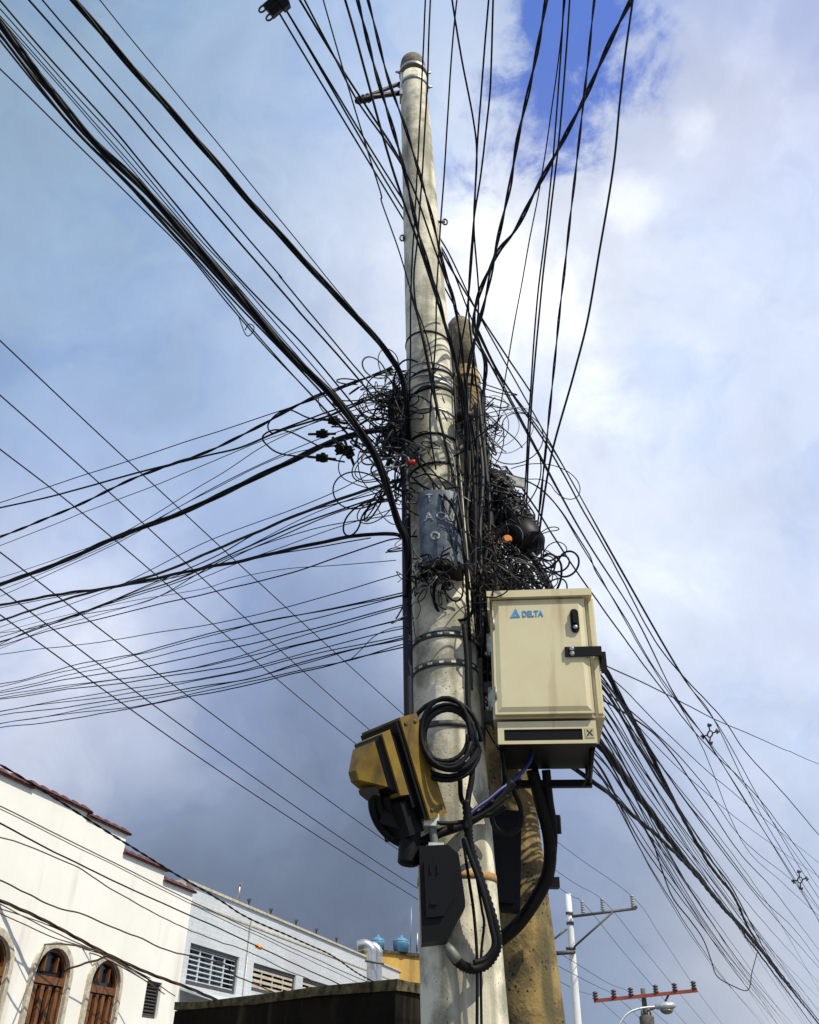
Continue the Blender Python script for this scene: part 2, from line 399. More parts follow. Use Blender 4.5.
# white house -------------------------------------------------------------
s_end = FS(186, 940)[0]
steps = [((-60, 741), (28, 792)), ((28, 786), (88, 812)), ((88, 818), (127, 834)), ((124, 854), (165, 871)), ((166, 882), (190, 892))]
prof = []
s_prev = FS(-60, 741)[0] - 4
caps = []
for i, (a, b) in enumerate(steps):
    sa, za = FS(*a); sb, zb = FS(*b); z = (za + zb) / 2
    s0 = s_prev; s1 = sb if i < 4 else s_end
    caps.append((s0, s1, z)); s_prev = s1
out = [(caps[0][0], -2.0)]
for s0, s1, z in caps: out += [(s0, z), (s1, z)]
out.append((s_end, -2.0))
def arch(s0, s1, zs, ztop, zbot, k=14):
    c = (s0 + s1) / 2; a = (s1 - s0) / 2; h = ztop - zs
    pts = [(s0, zbot), (s1, zbot)]
    pts += [(c + a * math.cos(math.pi * i / k), zs + h * math.sin(math.pi * i / k)) for i in range(k + 1)]
    return pts
wins = []
for (l_, r_, top, spr) in (((32.5, 974), (66, 980), (49, 947), (66, 974)), ((89, 982), (120, 989), (104, 959), (120, 984)),):
    s0 = FS(*l_)[0]; s1 = FS(*r_)[0]; zt = FS(*top)[1]; wins.append([s0, s1, zt])
wd_ = wins[0][1] - wins[0][0]; pitch_ = wins[1][0] - wins[0][0]
ztop = (wins[0][2] + wins[1][2]) / 2
wlist = [(wins[0][0] + pitch_ * k, wins[0][0] + pitch_ * k + wd_, ztop) for k in (-3, -2, -1, 0, 1)]
zs = ztop - wd_ * .42; zb = ztop - 3.3
lv = [FS(148, 978), FS(162, 985), FS(147, 1018)]
lv0, lv1, lvt, lvb = lv[0][0], lv[1][0], (lv[0][1] + lv[1][1]) / 2, lv[2][1]
holes = [arch(s0, s1, zs, zt, zb) for s0, s1, zt in wlist] + [[(lv0, lvb), (lv1, lvb), (lv1, lvt), (lv0, lvt)]]
house = empty('white_house', W((s_end + caps[0][0]) / 2, 0, 0), 'white rendered house with stepped tile-capped wall top and arched wooden windows', 'house')
bm = BM(); prism(bm, out, W, -.35, 0, holes); build('wall', bm, 'white render', house)
bm = BM(); box(bm, W((caps[0][0] + s_end) / 2, 1.0, -5.0), (s_end - caps[0][0]) / 2 - .02, 4.6, 3.0, SD, SN, Z_); build('rear_wing', bm, 'white render', house)
for s0, s1, z in caps:
    bm = BM(); ln = s1 - s0 + .12; nn = max(3, int(ln / .34)); st = ln / nn
    for k in range(nn):   # rounded tiles laid across the wall top
        a = s0 - .02 + st * (k + .5)
        frust(bm, W(a, z + .03, -.17), W(a, z + .15, -.17), st * .48, .26, st * .16, .10, SD, SN)
    box(bm, W(s0 + ln / 2 - .02, z + .015, -.17), ln / 2, .235, .0149, SD, SN, Z_)
    build('roof_cap', bm, 'roof tile', house)
for s0, s1, zt in wlist:
    wo_ = 'window'
    e = .15
    ring = [(s0 - e * .8, zb - .1), (s0 - e * .8, zs)]
    k = 14; c = (s0 + s1) / 2; a = (s1 - s0) / 2
    outer = arch(s0 - e * .75, s1 + e * .75, zs, zt + e * .8, zb - .02)
    inner = arch(s0, s1, zs, zt, zb)
    bm = BM(); prism(bm, outer, W, .002, .07, [[(p[0], p[1] if i > 1 else p[1] + .01) for i, p in enumerate(inner)]]); fr = build('window', bm, 'stone surround', house)
    bm = BM(); prism(bm, [(p[0] * .999 + c * .001, p[1]) for p in inner], W, -.13, -.10); build('pane', bm, 'dark glass', fr)
    bm = BM()
    g = .07
    prism(bm, arch(s0 + .01, s1 - .01, zs, zt - .01, zb + .01), W, -.085, -.01, [arch(s0 + g, s1 - g, zs, zt - g, zb + g)])
    box(bm, W(c, zs - .10, -.04), a - .03, .045, .07, SD, SN, Z_)
    for q in (-.36, .36): box(bm, W(c + a * q, (zs + zt - .1) / 2, -.055), .022, .035, (zt - zs) / 2 - .1, SD, SN, Z_)
    for q in (-.66, -.22, .22, .66): box(bm, W(c + a * q, (zs - .2 + zb) / 2, -.05), .055, .035, (zs - .2 - zb) / 2, SD, SN, Z_)
    for zz in (zs - .95, zs - 1.9): box(bm, W(c, zz, -.055), a - .1, .035, .06, SD, SN, Z_)
    build('frame', bm, 'window wood', fr)
    bm = BM()
    for q in range(9):
        z0 = zs - 1.08 - q * .085
        box(bm, W(c, z0, -.075), a - .1, .03, .012, SD, (SN + Z_ * .8).normalized(), (Z_ - SN * .8).normalized())
    build('louvre', bm, 'louvre wood', fr)
bm = BM()
hh = [(lv0, lvb), (lv1, lvb), (lv1, lvt), (lv0, lvt)]
prism(bm, [(lv0 + .01, lvb + .01), (lv1 - .01, lvb + .01), (lv1 - .01, lvt - .01), (lv0 + .01, lvt - .01)], W, -.2, -.06, [[(lv0 + .06, lvb + .06), (lv1 - .06, lvb + .06), (lv1 - .06, lvt - .06), (lv0 + .06, lvt - .06)]])
for q in range(9):
    z0 = lvb + .1 + (lvt - lvb - .2) * q / 8
    box(bm, W((lv0 + lv1) / 2, z0, -.12), (lv1 - lv0) / 2 - .06, .06, .012, SD, (SN + Z_ * -.7).normalized(), (Z_ + SN * .7).normalized())
lw = build('window', bm, 'dull steel', house); lw['label'] = 'narrow grey louvred window'
bm = BM(); box(bm, W((lv0 + lv1) / 2, (lvt + lvb) / 2, -.28), (lv1 - lv0) / 2, .01, (lvt - lvb) / 2, SD, SN, Z_); build('pane', bm, 'dark glass', lw)

# grey tiled building --------------------------------------------------------
RO = -.25
W2 = FP(RO)
def F2(px, py): return FS(px, py, RO)
s0b = s_end + .02
s1b = F2(425, 984)[0]
zt2 = sum(F2(*p)[1] for p in ((200, 889), (252, 909), (320, 938), (363, 957))) / 4
w1 = [F2(190, 943), F2(241, 957), F2(234, 994), F2(186, 985)]
w2 = [F2(254, 962), F2(297, 976), F2(293, 1000), F2(251, 991)]
def rect(c): 
    a = (c[0][0] + c[3][0]) / 2; b = (c[1][0] + c[2][0]) / 2; t = (c[0][1] + c[1][1]) / 2; l = (c[2][1] + c[3][1]) / 2
    return a, b, l, t
rects = [rect(w1), rect(w2)]
step_ = rects[1][0] - rects[0][0]
rects.append((rects[1][0] + step_, rects[1][1] + step_, rects[1][2], rects[1][3]))
tb = empty('tiled_building', W2((s0b + s1b) / 2, 0, 0), 'long pale blue-grey tiled building with barred windows beside white house', 'building')
bm = BM(); prism(bm, [(s0b, -3), (s0b, zt2), (s1b, zt2), (s1b, -3)], W2, -.3, 0, [[(a + 0, l), (b, l), (b, t), (a, t)] for a, b, l, t in rects])
wl = build('wall', bm, 'glazed wall tile', tb)
WL = wl
bm = BM(); box(bm, W2((s0b + s1b) / 2, zt2 / 2 - 2, -6.0), (s1b - s0b) / 2 - .02, 5.6, zt2 / 2 + 1.5, SD, SN, Z_); build('rear_wing', bm, 'white render', tb)
bm = BM(); box(bm, W2((s0b + s1b) / 2, zt2 + .034, -.14), (s1b - s0b) / 2, .20, .032, SD, SN, Z_)
box(bm, W2((s0b + s1b) / 2, zt2 - .42, .012), (s1b - s0b) / 2, .011, .025, SD, SN, Z_)
build('roof_coping', bm, 'stone surround', tb)
for i, (a, b, l, t) in enumerate(rects):
    bm = BM(); prism(bm, [(a + .01, l + .01), (b - .01, l + .01), (b - .01, t - .01), (a + .01, t - .01)], W2, -.16, -.05, [[(a + .09, l + .09), (b - .09, l + .09), (b - .09, t - .09), (a + .09, t - .09)]])
    wf = build('window', bm, 'dull steel', tb)
    bm = BM(); box(bm, W2((a + b) / 2, (l + t) / 2, -.24), (b - a) / 2, .01, (t - l) / 2, SD, SN, Z_); build('pane', bm, 'dark glass', wf)
    bm = BM()
    for q in range(1, 8 if i == 0 else 5): box(bm, W2((a + b) / 2, l + (t - l) * q / (8 if i == 0 else 5), -.09), (b - a) / 2 - .09, .012, .012 if i == 0 else .04, SD, SN, Z_)
    for q in range(1, 4): box(bm, W2(a + (b - a) * q / 4, (l + t) / 2, -.10), .02, .02, (t - l) / 2 - .09, SD, SN, Z_)
    build('window_bars', bm, 'sheet roof' if i == 0 else 'stone surround', wf)
sA = F2(250, 920)[0]
bm = BM(); tube(bm, [W2(sA, zt2 - .3, .05), W2(sA, -1, .05)], .022); build('drain_pipe', bm, 'galvanised steel', tb)
for i, (px, top, bot) in enumerate(((243, 884, 906), (252, 902, 909), (274, 910, 918), (299, 921, 929), (319, 931, 938), (339, 939, 947))):
    s, zz = F2(px, top); z0 = zt2 + .067
    bm = BM(); tube(bm, [W2(s, z0, -.1), W2(s, max(zz, z0 + .2), -.1)], .045 if i == 0 else .03)
    box(bm, W2(s, max(zz, z0 + .2), -.1), .06, .06, .03)
    tag(build('roof_post', bm, 'galvanised steel' if i == 0 else 'dull steel'),
        'tall pale metal post standing on the tiled building parapet' if i == 0 else 'short dark metal stub post, %s from the left on the tiled building parapet' % ('', 'first', 'second', 'third', 'fourth', 'fifth')[i], 'post', 'posts along the tiled parapet')

# pale sheet awning below the barred window
p0 = PY(184, 984, 21.5); p1 = PY(234, 998, 19.6); p2 = PY(196, 1006, 17.6)
bm = BM()
q = [W2(rects[0][0] - .25, rects[0][2] - .10, .02), W2(rects[0][1] + 1.2, rects[0][2] - .10, .02)]
q2 = [p + SN * 1.6 - Z_ * .42 for p in q]
vs = [bm.verts.new(p) for p in (q[0], q[1], q2[1], q2[0])] + [bm.verts.new(p - Z_ * .05) for p in (q[0], q[1], q2[1], q2[0])]
for f in ((0, 1, 2, 3), (7, 6, 5, 4), (0, 4, 5, 1), (1, 5, 6, 2), (2, 6, 7, 3), (3, 7, 4, 0)): bm.faces.new([vs[i] for i in f])
tag(build('awning', bm, 'sheet roof'), 'pale sheet awning sloping under the left barred window of the tiled building', 'awning')

# dark mossy shed -------------------------------------------------------------
hz_ = 2.75
c0 = PZ(396, 979, hz_); c1 = PZ(176, 1003, hz_); c2 = PZ(470, 998, hz_)
def flat(p): return Vector((p.x, p.y, 0))
shed = empty('shed', flat(c0), 'low dark mossy concrete shed in front of the tiled building', 'shed')
c1 = c0 + (c1 - c0) * 1.0; c3 = c1 + (c2 - c0)
bm = BM()
lo = [bm.verts.new((p.x, p.y, -.6)) for p in (c0, c1, c3, c2)]; hi = [bm.verts.new((p.x, p.y, hz_ - .12)) for p in (c0, c1, c3, c2)]
bm.faces.new(lo[::-1]); bm.faces.new(hi)
for i in range(4): bm.faces.new((lo[i], lo[(i + 1) % 4], hi[(i + 1) % 4], hi[i]))
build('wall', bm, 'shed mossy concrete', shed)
bm = BM(); cc = (c0 + c1 + c2 + c3) / 4
lo = [bm.verts.new(Vector((p.x, p.y, hz_ - .117)) + (flat(p) - flat(cc)).normalized() * .05) for p in (c0, c1, c3, c2)]
hi = [bm.verts.new(Vector((p.x, p.y, hz_)) + (flat(p) - flat(cc)).normalized() * .05) for p in (c0, c1, c3, c2)]
bm.faces.new(lo[::-1]); bm.faces.new(hi)
for i in range(4): bm.faces.new((lo[i], lo[(i + 1) % 4], hi[(i + 1) % 4], hi[i]))
bmesh.ops.subdivide_edges(bm, edges=bm.edges, cuts=6, use_grid_fill=True)
for v in bm.verts: v.co += mnoise.noise_vector(v.co * 3) * .045
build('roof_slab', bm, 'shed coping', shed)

# silver duct ------------------------------------------------------------------
YD = 30.0
duct = empty('exhaust_duct', PY(371, 1010, YD), 'shiny silver exhaust duct with bent top beside the tiled building', 'duct')
bm = BM()
pts = crom([PY(357, 946, YD), PY(365, 944.5, YD), PY(371, 949, YD), PY(371.5, 958, YD), PY(371.5, 1000, YD)], 8)
tube(bm, pts, lambda i: .145 + .008 * (i % 2), 14); build('pipe', bm, 'duct metal', duct, smooth=False)
bm = BM()
pts = crom([PY(364, 948, YD + .3), PY(372, 946, YD + .3), PY(378, 951, YD + .3), PY(377.5, 960, YD + .3), PY(377.5, 1000, YD + .3)], 8)
tube(bm, pts, lambda i: .13 + .008 * (i % 2), 14); build('pipe', bm, 'duct metal', duct)
bm = BM(); tube(bm, [PY(365, 961, YD - .2), PY(384, 964, YD - .2)], .03); build('clamp', bm, 'dull steel', duct)

# ochre building with water tanks -------------------------------------------------
YO = 44.0
a = PY(374, 952, YO); b = PY(440, 966, YO + 2); zt = a.z
bm = BM(); ax = (flat(b) - flat(a)).normalized(); ay = Vector((-ax.y, ax.x, 0)); lenq = (flat(b) - flat(a)).length
ob_ = empty('ochre_building', flat(a) + Vector((0, 0, -1.5)), 'ochre rendered building carrying blue water tanks beyond the duct', 'building')
box(bm, flat(a) + ax * (lenq / 2) + ay * 3 + Vector((0, 0, zt / 2 - 1)), lenq / 2, 3, zt / 2 + 1, ax, ay); build('wall', bm, 'ochre render', ob_)
bm = BM(); box(bm, flat(a) + ax * (lenq / 2) + ay * 3 + Vector((0, 0, zt + .062)), lenq / 2 + .1, 3.1, .06, ax, ay); build('roof_slab', bm, 'shed coping', ob_)
for i, (px, sz, lab) in enumerate(((377.5, .32, 'round blue water tank on the ochre building, half behind the duct'), (401, .38, 'round blue water tank with lid on the ochre building, nearer the pole'))):
    c = PY(px, 951, YO + .9); c = Vector((c.x, c.y, zt + .125))
    t = empty('water_tank', c, lab, 'water tank', 'blue water tanks')
    bm = BM(); lathe(bm, c, Z_, [(0, sz * .85), (.32, sz), (.38, sz * 1.04), (.42, sz)], 24); build('tank', bm, 'tank blue', t)
    bm = BM(); lathe(bm, c, Z_, [(.425, sz * 1.02), (.47, sz * .98), (.58, sz * .45), (.62, sz * .2), (.70, sz * .15)], 24); build('lid', bm, 'tank blue', t)
for px, t0, lab in ((410.5, 907, 'tall hair-thin antenna mast standing on the ochre building'), (417, 933, 'short white mast on the ochre building beside the water tank')):
    bm = BM(); p = PY(px, 951, YO + 1.6); q_ = PY(px, t0, YO + 1.6); tube(bm, [Vector((p.x, p.y, zt + .125)), Vector((p.x, p.y, q_.z))], .018 if t0 < 920 else .05)
    box(bm, (p.x, p.y, zt + .145), .1, .1, .02)
    tag(build('antenna_mast', bm, 'galvanised steel'), lab, 'antenna')

# ------------------------------------------------------------------ distant utility poles
YW = 36.0; YR = 48.0
def pole_shaft(bm, p0, p1, r0, r1, n=28):
    ax = p1 - p0; h = ax.length; lathe(bm, p0, ax, [(0, r0)] + [(h * k / 8, r0 + (r1 - r0) * k / 8) for k in range(1, 8)] + [(h, r1)], n)
def insul(bm, p, h, r, k=4):
    pr = []
    for i in range(k):
        pr += [(h * i / k, r * .55), (h * (i + .35) / k, r), (h * (i + .75) / k, r * .6)]
    pr.append((h, r * .4)); lathe(bm, p, Z_, pr, 12)
wt_, wb_ = PY(568, 894, YW), PY(578, 1035, YW); wdir = (wt_ - wb_).normalized()
wbase = wb_ + wdir * ((gz(36) - .1 - wb_.z) / wdir.z)
wp = empty('utility_pole', wbase, 'distant slim white utility pole with one-sided crossarm and three insulators', 'utility pole')
bm = BM(); pole_shaft(bm, wbase, wt_, .22, .105); build('shaft', bm, 'white painted pole', wp)
bm = BM(); tube(bm, [PY(572, 916.5, YW - .2), PY(636, 908.5, YW - .2)], .05, 6); tube(bm, [PY(636, 908.5, YW - .2), PY(636, 905.5, YW - .2)], .05, 6); build('crossarm', bm, 'dull steel', wp)
bm = BM(); tube(bm, [PY(574, 947, YW - .22), PY(613, 912, YW - .22)], .04, 6); build('brace', bm, 'dull steel', wp)
bm = BM(); tube(bm, [PY(567, 929, YW - .2), PY(546, 945, YW - .2)], .04, 6); build('brace', bm, 'dull steel', wp)
bm = BM(); tube(bm, [PY(554, 953.5, YW - .2), PY(575, 952, YW - .2)], .07, 6); tube(bm, [PY(566, 948.5, YW - .14), PY(575.5, 948.5, YW - .14)], .05, 6); build('bracket', bm, 'dull steel', wp)
for k, (px, py) in enumerate(((583, 913), (603, 910.5), (633, 907))):
    bm = BM(); p = PY(px, py, YW - .2); insul(bm, p, .42, .095, 5); build('insulator', bm, 'porcelain grey', wp)
for y_, w_ in ((915, 5), (925, 5)):
    bm = BM(); c = PY(569.5 + (y_ - 915) * .07, y_, YW); lathe(bm, c, Z_, [(0, .14), (.1, .14)], 16); build('band', bm, 'dull steel', wp)
rt_, = (PY(643, 992, YR),)
rbase = Vector((rt_.x + .1, rt_.y, gz(YR) - .1))
rp_ = empty('utility_pole', rbase, 'farthest dark utility pole with long red-brown crossarm and six insulators', 'utility pole')
bm = BM(); pole_shaft(bm, rbase, rt_ + Z_ * .15, .20, .11); build('shaft', bm, 'far pole', rp_)
ra, rb_ = PY(594, 1001, YR - .25), PY(697, 990.5, YR - .25); rax = (rb_ - ra).normalized()
bm = BM(); box(bm, (ra + rb_) / 2, (rb_ - ra).length / 2, .07, .075, rax, Y_, rax.cross(Y_).normalized()); build('crossarm', bm, 'red painted timber', rp_)
REDI = ((595.5, 999.5), (614, 997.5), (631, 995.5), (656, 992.8), (675, 991), (694, 989))
for k, (px, py) in enumerate(REDI):
    bm = BM(); insul(bm, PY(px, py, YR - .25), .34, .15, 3); build('insulator', bm, 'porcelain brown', rp_)
bm = BM(); tube(bm, [PY(664, 1004, YR - .2), PY(669, 994, YR - .2)], .05); tube(bm, [PY(645, 1012, YR - .2), PY(664, 1004, YR - .2)], .05); build('brace', bm, 'rusty steel', rp_)
bm = BM(); c = PY(647, 1022, YR - .5); lathe(bm, c, Z_, [(-.5, .3), (-.45, .34), (.2, .34), (.28, .25)], 16)
for dx in (-.2, 0, .2): lathe(bm, c + X * dx, Z_, [(.26, .05), (.5, .04)], 8)
build('transformer', bm, 'far pole', rp_)
# street lamp on the farthest pole
YL = 47.3
sl_ = empty('street_lamp', PY(640, 1018, YL), 'distant street lamp with curved pale arm on the farthest pole', 'street lamp')
bm = BM(); tube(bm, crom([PY(618, 1026, YL - .6), PY(627, 1014, YL - .4), PY(640, 1008.5, YL - .2), PY(657, 1006.5, YL)], 6), .05, 8); build('arm', bm, 'lamp aluminium', sl_)
bm = BM(); c = PY(664, 1006, YL)
lathe(bm, PY(654, 1007, YL), (PY(674, 1005, YL) - PY(654, 1007, YL)), [(0, .05), (.10, .16), (.5, .24), (.85, .23), (1.02, .10)], 20)
for v in bm.verts: v.co.z = c.z + (v.co.z - c.z) * .75
build('lamp_head', bm, 'lamp aluminium', sl_)
bm = BM(); lathe(bm, PY(666.5, 1009.5, YL), Z_, [(-.20, .08), (-.15, .22), (-.06, .30), (0, .30)], 20); build('diffuser', bm, 'lamp glass', sl_)

# ------------------------------------------------------------------ the two big poles
YP = 4.5
pb_, pt_ = PY(464, 1010, YP), PY(412.5, 62, YP)
pax = (pt_ - pb_).normalized()
pfoot = pb_ + pax * ((-.1 - pb_.z) / pax.z)
PH = (pt_ - pfoot).length
def p_r(h):   # radius along the pole
    r_b = 43.5 / F * depth(pb_); r_t = 12.6 / F * depth(pt_); hb = (pb_ - pfoot).length
    return r_b + (r_t - r_b) * (h - hb) / (PH - hb)
def p_at(py):  # height along the pole at an image row
    lo, hi = 0.0, PH
    for _ in range(40):
        m_ = (lo + hi) / 2
        if pix(pfoot + pax * m_)[1] > py: lo = m_
        else: hi = m_
    return lo
pole = empty('utility_pole', pfoot, 'tall pale concrete pole in front, carrying the wire tangle', 'utility pole')
bm = BM()
prof_ = [(PH * k / 60, p_r(PH * k / 60)) for k in range(59)]
h_t = PH - .28
prof_ = [q for q in prof_ if q[0] < h_t - .05] + [(h_t, p_r(h_t))]
lathe(bm, pfoot, pax, prof_, 64); build('shaft', bm, 'pole concrete', pole)
bm = BM(); r_ = p_r(h_t)
lathe(bm, pfoot, pax, [(h_t + .002, r_ * .99), (h_t + .2, r_ * .97), (h_t + .26, r_ * .9), (h_t + .30, r_ * .7), (h_t + .31, r_ * .3)], 48); build('pole_top', bm, 'weathered pole top', pole)
def band(name, py, w, t, m, foot=None, ax=None, rf=None, hf=None, tilt=0.0, bolts=0, slots=0):
    foot = foot or pfoot; ax = ax or pax
    h = hf if hf is not None else p_at(py); r = (rf or p_r)(h)
    bm = BM(); a2 = (ax + X * tilt).normalized(); c = foot + ax * h
    u = a2.cross(Y_).normalized(); v = u.cross(a2).normalized(); n = 48
    rings = [[bm.verts.new(c + a2 * (zz) + (u * math.cos(2 * math.pi * j / n) + v * math.sin(2 * math.pi * j / n)) * (r + rr)) for j in range(n)]
             for zz, rr in ((-w / 2, -.004), (-w / 2, t), (w / 2, t), (w / 2, -.004))]
    for q in range(3):
        for j in range(n):
            f = bm.faces.new((rings[q][j], rings[q][(j + 1) % n], rings[q + 1][(j + 1) % n], rings[q + 1][j])); f.smooth = q == 1
    for k in range(slots):
        an = 2 * math.pi * k / slots; dr = u * math.cos(an) + v * math.sin(an); tn = a2.cross(dr)
        box(bm, c + dr * (r + t), .012, .002, w * .16, tn, dr, a2, mi=1)
    for k in range(bolts):
        an = math.pi * (.5 + 1.1 * (k - .5)) ; dr = u * math.cos(an) + v * math.sin(an)
        lathe(bm, c + dr * (r + t - .004), dr, [(0, .014), (.018, .014), (.02, .009), (.04, .009)], 8)
    return build(name, bm, [m, 'white clamp'] if slots else m, pole if foot is pfoot else pole2)
pole2 = None
band('band', 647, .036, .006, 'dull steel', slots=18, bolts=2)
band('band', 675, .036, .006, 'dull steel', slots=18, bolts=2)
band('band', 882, .035, .003, 'orange paint band')
band('band', 75, .045, .008, 'galvanised steel', tilt=.05, bolts=2)
band('band', 89, .045, .008, 'galvanised steel', tilt=.05, bolts=2)
for y_, tl, m_, w_ in ((347, .10, 'cable black', .012), (378, .12, 'galvanised steel', .012), (385, -.12, 'cable black', .014), (391, .2, 'galvanised steel', .014), (397, -.05, 'galvanised steel', .02), (403, -.15, 'cable black', .02), (424, .10, 'galvanised steel', .012), (449, .08, 'cable black', .016), (478, -.08, 'cable black', .014), (571, -.25, 'galvanised steel', .03), (735, .05, 'dull steel', .03)):
    band('wire_band', y_, w_, .007, m_, tilt=tl)
# bracket arm near the top
bm = BM(); hA = p_at(92); cA = pfoot + pax * hA; rA = p_r(hA)
a0 = cA - X * rA * .95 - Y_ * .02; a1 = PY(357, 101, YP - .15)
dv = (a1 - a0).normalized()
tube(bm, [a0 + Z_ * .10, a0 + dv * .32 + Z_ * .045, a1], .018, 8); tube(bm, [a0 - Z_ * .05, a0 + dv * .35, a1 + dv * -.02], .022, 8)
lathe(bm, a1 - dv * .16, dv, [(0, .03), (.03, .04), (.05, .025), (.08, .04), (.10, .025), (.14, .035), (.17, .02)], 10)
build('bracket_arm', bm, 'black plastic', pole, bevel=0)
bm = BM(); box(bm, a0 + X * .01 + Z_ * .02, .02, .05, .16); build('bracket_plate', bm, 'galvanised steel', pole, bevel=.004)
for px, py, dy in ((402.5, 238, 1), (445, 222, 1)):
    bm = BM(); c = PY(px, py, YP - .05)
    tube(bm, [c + Vector((.018 * math.cos(t * .63), 0, .032 * math.sin(t * .63))) for t in range(10)], .007, 6, closed=True)
    tube(bm, [c, c + X * (.12 if px < 410 else -.10)], .012, 6)
    build('hook', bm, 'dull steel', pole)

YP2 = 5.2
p2b, p2t = PY(528.5, 1010, YP2), PY(459.5, 326, YP2); pax2 = (p2t - p2b).normalized()
pfoot2 = p2b + pax2 * ((-.1 - p2b.z) / pax2.z); PH2 = (p2t - pfoot2).length
def p_r2(h):
    r_b = 35.0 / F * depth(p2b); r_t = 12.5 / F * depth(p2t); hb = (p2b - pfoot2).length
    return r_b + (r_t - r_b) * (h - hb) / (PH2 - hb)
def p_at2(py):
    lo, hi = 0.0, PH2
    for _ in range(40):
        m_ = (lo + hi) / 2
        if pix(pfoot2 + pax2 * m_)[1] > py: lo = m_
        else: hi = m_
    return lo
pole2 = empty('utility_pole', pfoot2, 'shorter brown weathered concrete pole standing behind the tall pale one', 'utility pole')
bm = BM(); ht2 = PH2 - .5
lathe(bm, pfoot2, pax2, [(ht2 * k / 40, p_r2(ht2 * k / 40)) for k in range(41)], 56); build('shaft', bm, 'old pole concrete', pole2)
bm = BM(); r_ = p_r2(ht2)
lathe(bm, pfoot2, pax2, [(ht2 + .002, r_ * .98), (ht2 + .36, r_ * .86), (ht2 + .43, r_ * .95), (ht2 + .50, r_ * .88), (ht2 + .55, r_ * .62), (ht2 + .57, r_ * .25)], 40); build('pole_top', bm, 'weathered pole top', pole2)
for y_, w_, m_ in ((383, .03, 'orange paint band'), (393, .03, 'dull steel'), (455, .03, 'galvanised steel'), (487, .04, 'galvanised steel'), (505, .03, 'dull steel'), (640, .05, 'dull steel')):
    band('band', y_, w_, .008, m_, pfoot2, pax2, p_r2, p_at2(y_), tilt=random.uniform(-.1, .1))
for y_ in (487, 530):
    bm = BM(); h = p_at2(y_); c = pfoot2 + pax2 * h
    box(bm, c + X * .22 - Y_ * .1, .12, .012, .04, bevel_ax := (X - Z_ * .25).normalized(), Y_, (Z_ + X * .25).normalized()); build('bracket_plate', bm, 'galvanised steel', pole2, bevel=.004)

# ------------------------------------------------------------------ wires
ORD = ['', 'first', 'second', 'third', 'fourth', 'fifth', 'sixth', 'seventh', 'eighth', 'ninth', 'tenth', 'eleventh', 'twelfth', 'thirteenth', 'fourteenth', 'fifteenth', 'sixteenth', 'seventeenth', 'eighteenth', 'nineteenth', 'twentieth', 'twenty-first', 'twenty-second', 'twenty-third', 'twenty-fourth'] + ['twenty-' + q for q in ('fifth', 'sixth', 'seventh', 'eighth', 'ninth')] + ['thirtieth'] + ['thirty-' + q for q in ('first', 'second', 'third', 'fourth', 'fifth')]
def solve(pts):
    """control points (px, py[, 'Y'|'Z'|'D', value]) -> 3D, inverse depth interpolated between the given ones"""
    pos = [0.0]
    for a, b in zip(pts, pts[1:]): pos.append(pos[-1] + math.hypot(a[0] - b[0], a[1] - b[1]))
    known = {}
    for i, p in enumerate(pts):
        if len(p) > 2:
            q = {'Y': PY, 'Z': PZ, 'D': PD}[p[2]](p[0], p[1], p[3]); known[i] = 1 / depth(q)
    ks = sorted(known); out = []
    for i, p in enumerate(pts):
        if i in known: w = known[i]
        else:
            lo = max([k for k in ks if k < i], default=ks[0]); hi = min([k for k in ks if k > i], default=ks[-1])
            w = known[lo] if lo == hi else known[lo] + (known[hi] - known[lo]) * (pos[i] - pos[lo]) / (pos[hi] - pos[lo])
        out.append(PD(p[0], p[1], 1 / w))
    return out
def path3(pts, ea=0.0, eb=0.0, per=10):
    c = [Vector((*pix(q), 1000 / depth(q))) for q in solve(pts)]
    sp = [PD(q.x, q.y, 1000 / max(q.z, .5)) for q in crom(c, per)]
    if ea: 
        t = (sp[0] - sp[min(4, len(sp) - 1)]).normalized(); sp = [sp[0] + t * ea, sp[0] + t * ea * .5] + sp
    if eb:
        t = (sp[-1] - sp[-min(5, len(sp))]).normalized(); sp = sp + [sp[-1] + t * eb * .5, sp[-1] + t * eb]
    return sp
def resample(sp, step):
    out = [sp[0]]
    for a, b in zip(sp, sp[1:]):
        n = max(1, int((b - a).length / step))
        out += [a.lerp(b, (i + 1) / n) for i in range(n)]
    return out
def wire_bm(bm, sp, r, twist=0, n=6, wob=0.0, pitch=.35):
    pitch = {0: 1, 2: .55, 3: 1.3, 4: 1.7}[twist]
    if wob:
        sp = resample(sp, .35)
        ph = random.uniform(0, 100)
        sp = [p + mnoise.noise_vector(p * .9 + Vector((ph, 0, 0))) * wob + mnoise.noise_vector(p * 2.7 + Vector((0, ph, 0))) * wob * .35 for p in sp]
    if not twist: tube(bm, sp, r, n); return
    sp = resample(sp, .07); L_ = 0
    for s in range(twist):
        q = []; L_ = 0; u = None
        for i, p in enumerate(sp):
            t = (sp[min(i + 1, len(sp) - 1)] - sp[max(i - 1, 0)]).normalized()
            u = t.orthogonal().normalized() if u is None else (u - t * u.dot(t)).normalized()
            w = t.cross(u); a = 2 * math.pi * (L_ / pitch + s / twist); 
            q.append(p + (u * math.cos(a) + w * math.sin(a)) * r * (1.0 if twist == 2 else 1.25))
            if i < len(sp) - 1: L_ += (sp[i + 1] - p).length
        tube(bm, q, r, 5)
PENDING = {}
def wire(grp, pts, th, ref=-1, ea=0, eb=0, name='cable', m='cable black', desc=None, twist=0, wob=.012, key=None, per=10):
    PENDING.setdefault(grp, []).append(dict(pts=pts, th=th, ref=ref, ea=ea, eb=eb, name=name, m=m, desc=desc, twist=twist, wob=wob, key=key, per=per))
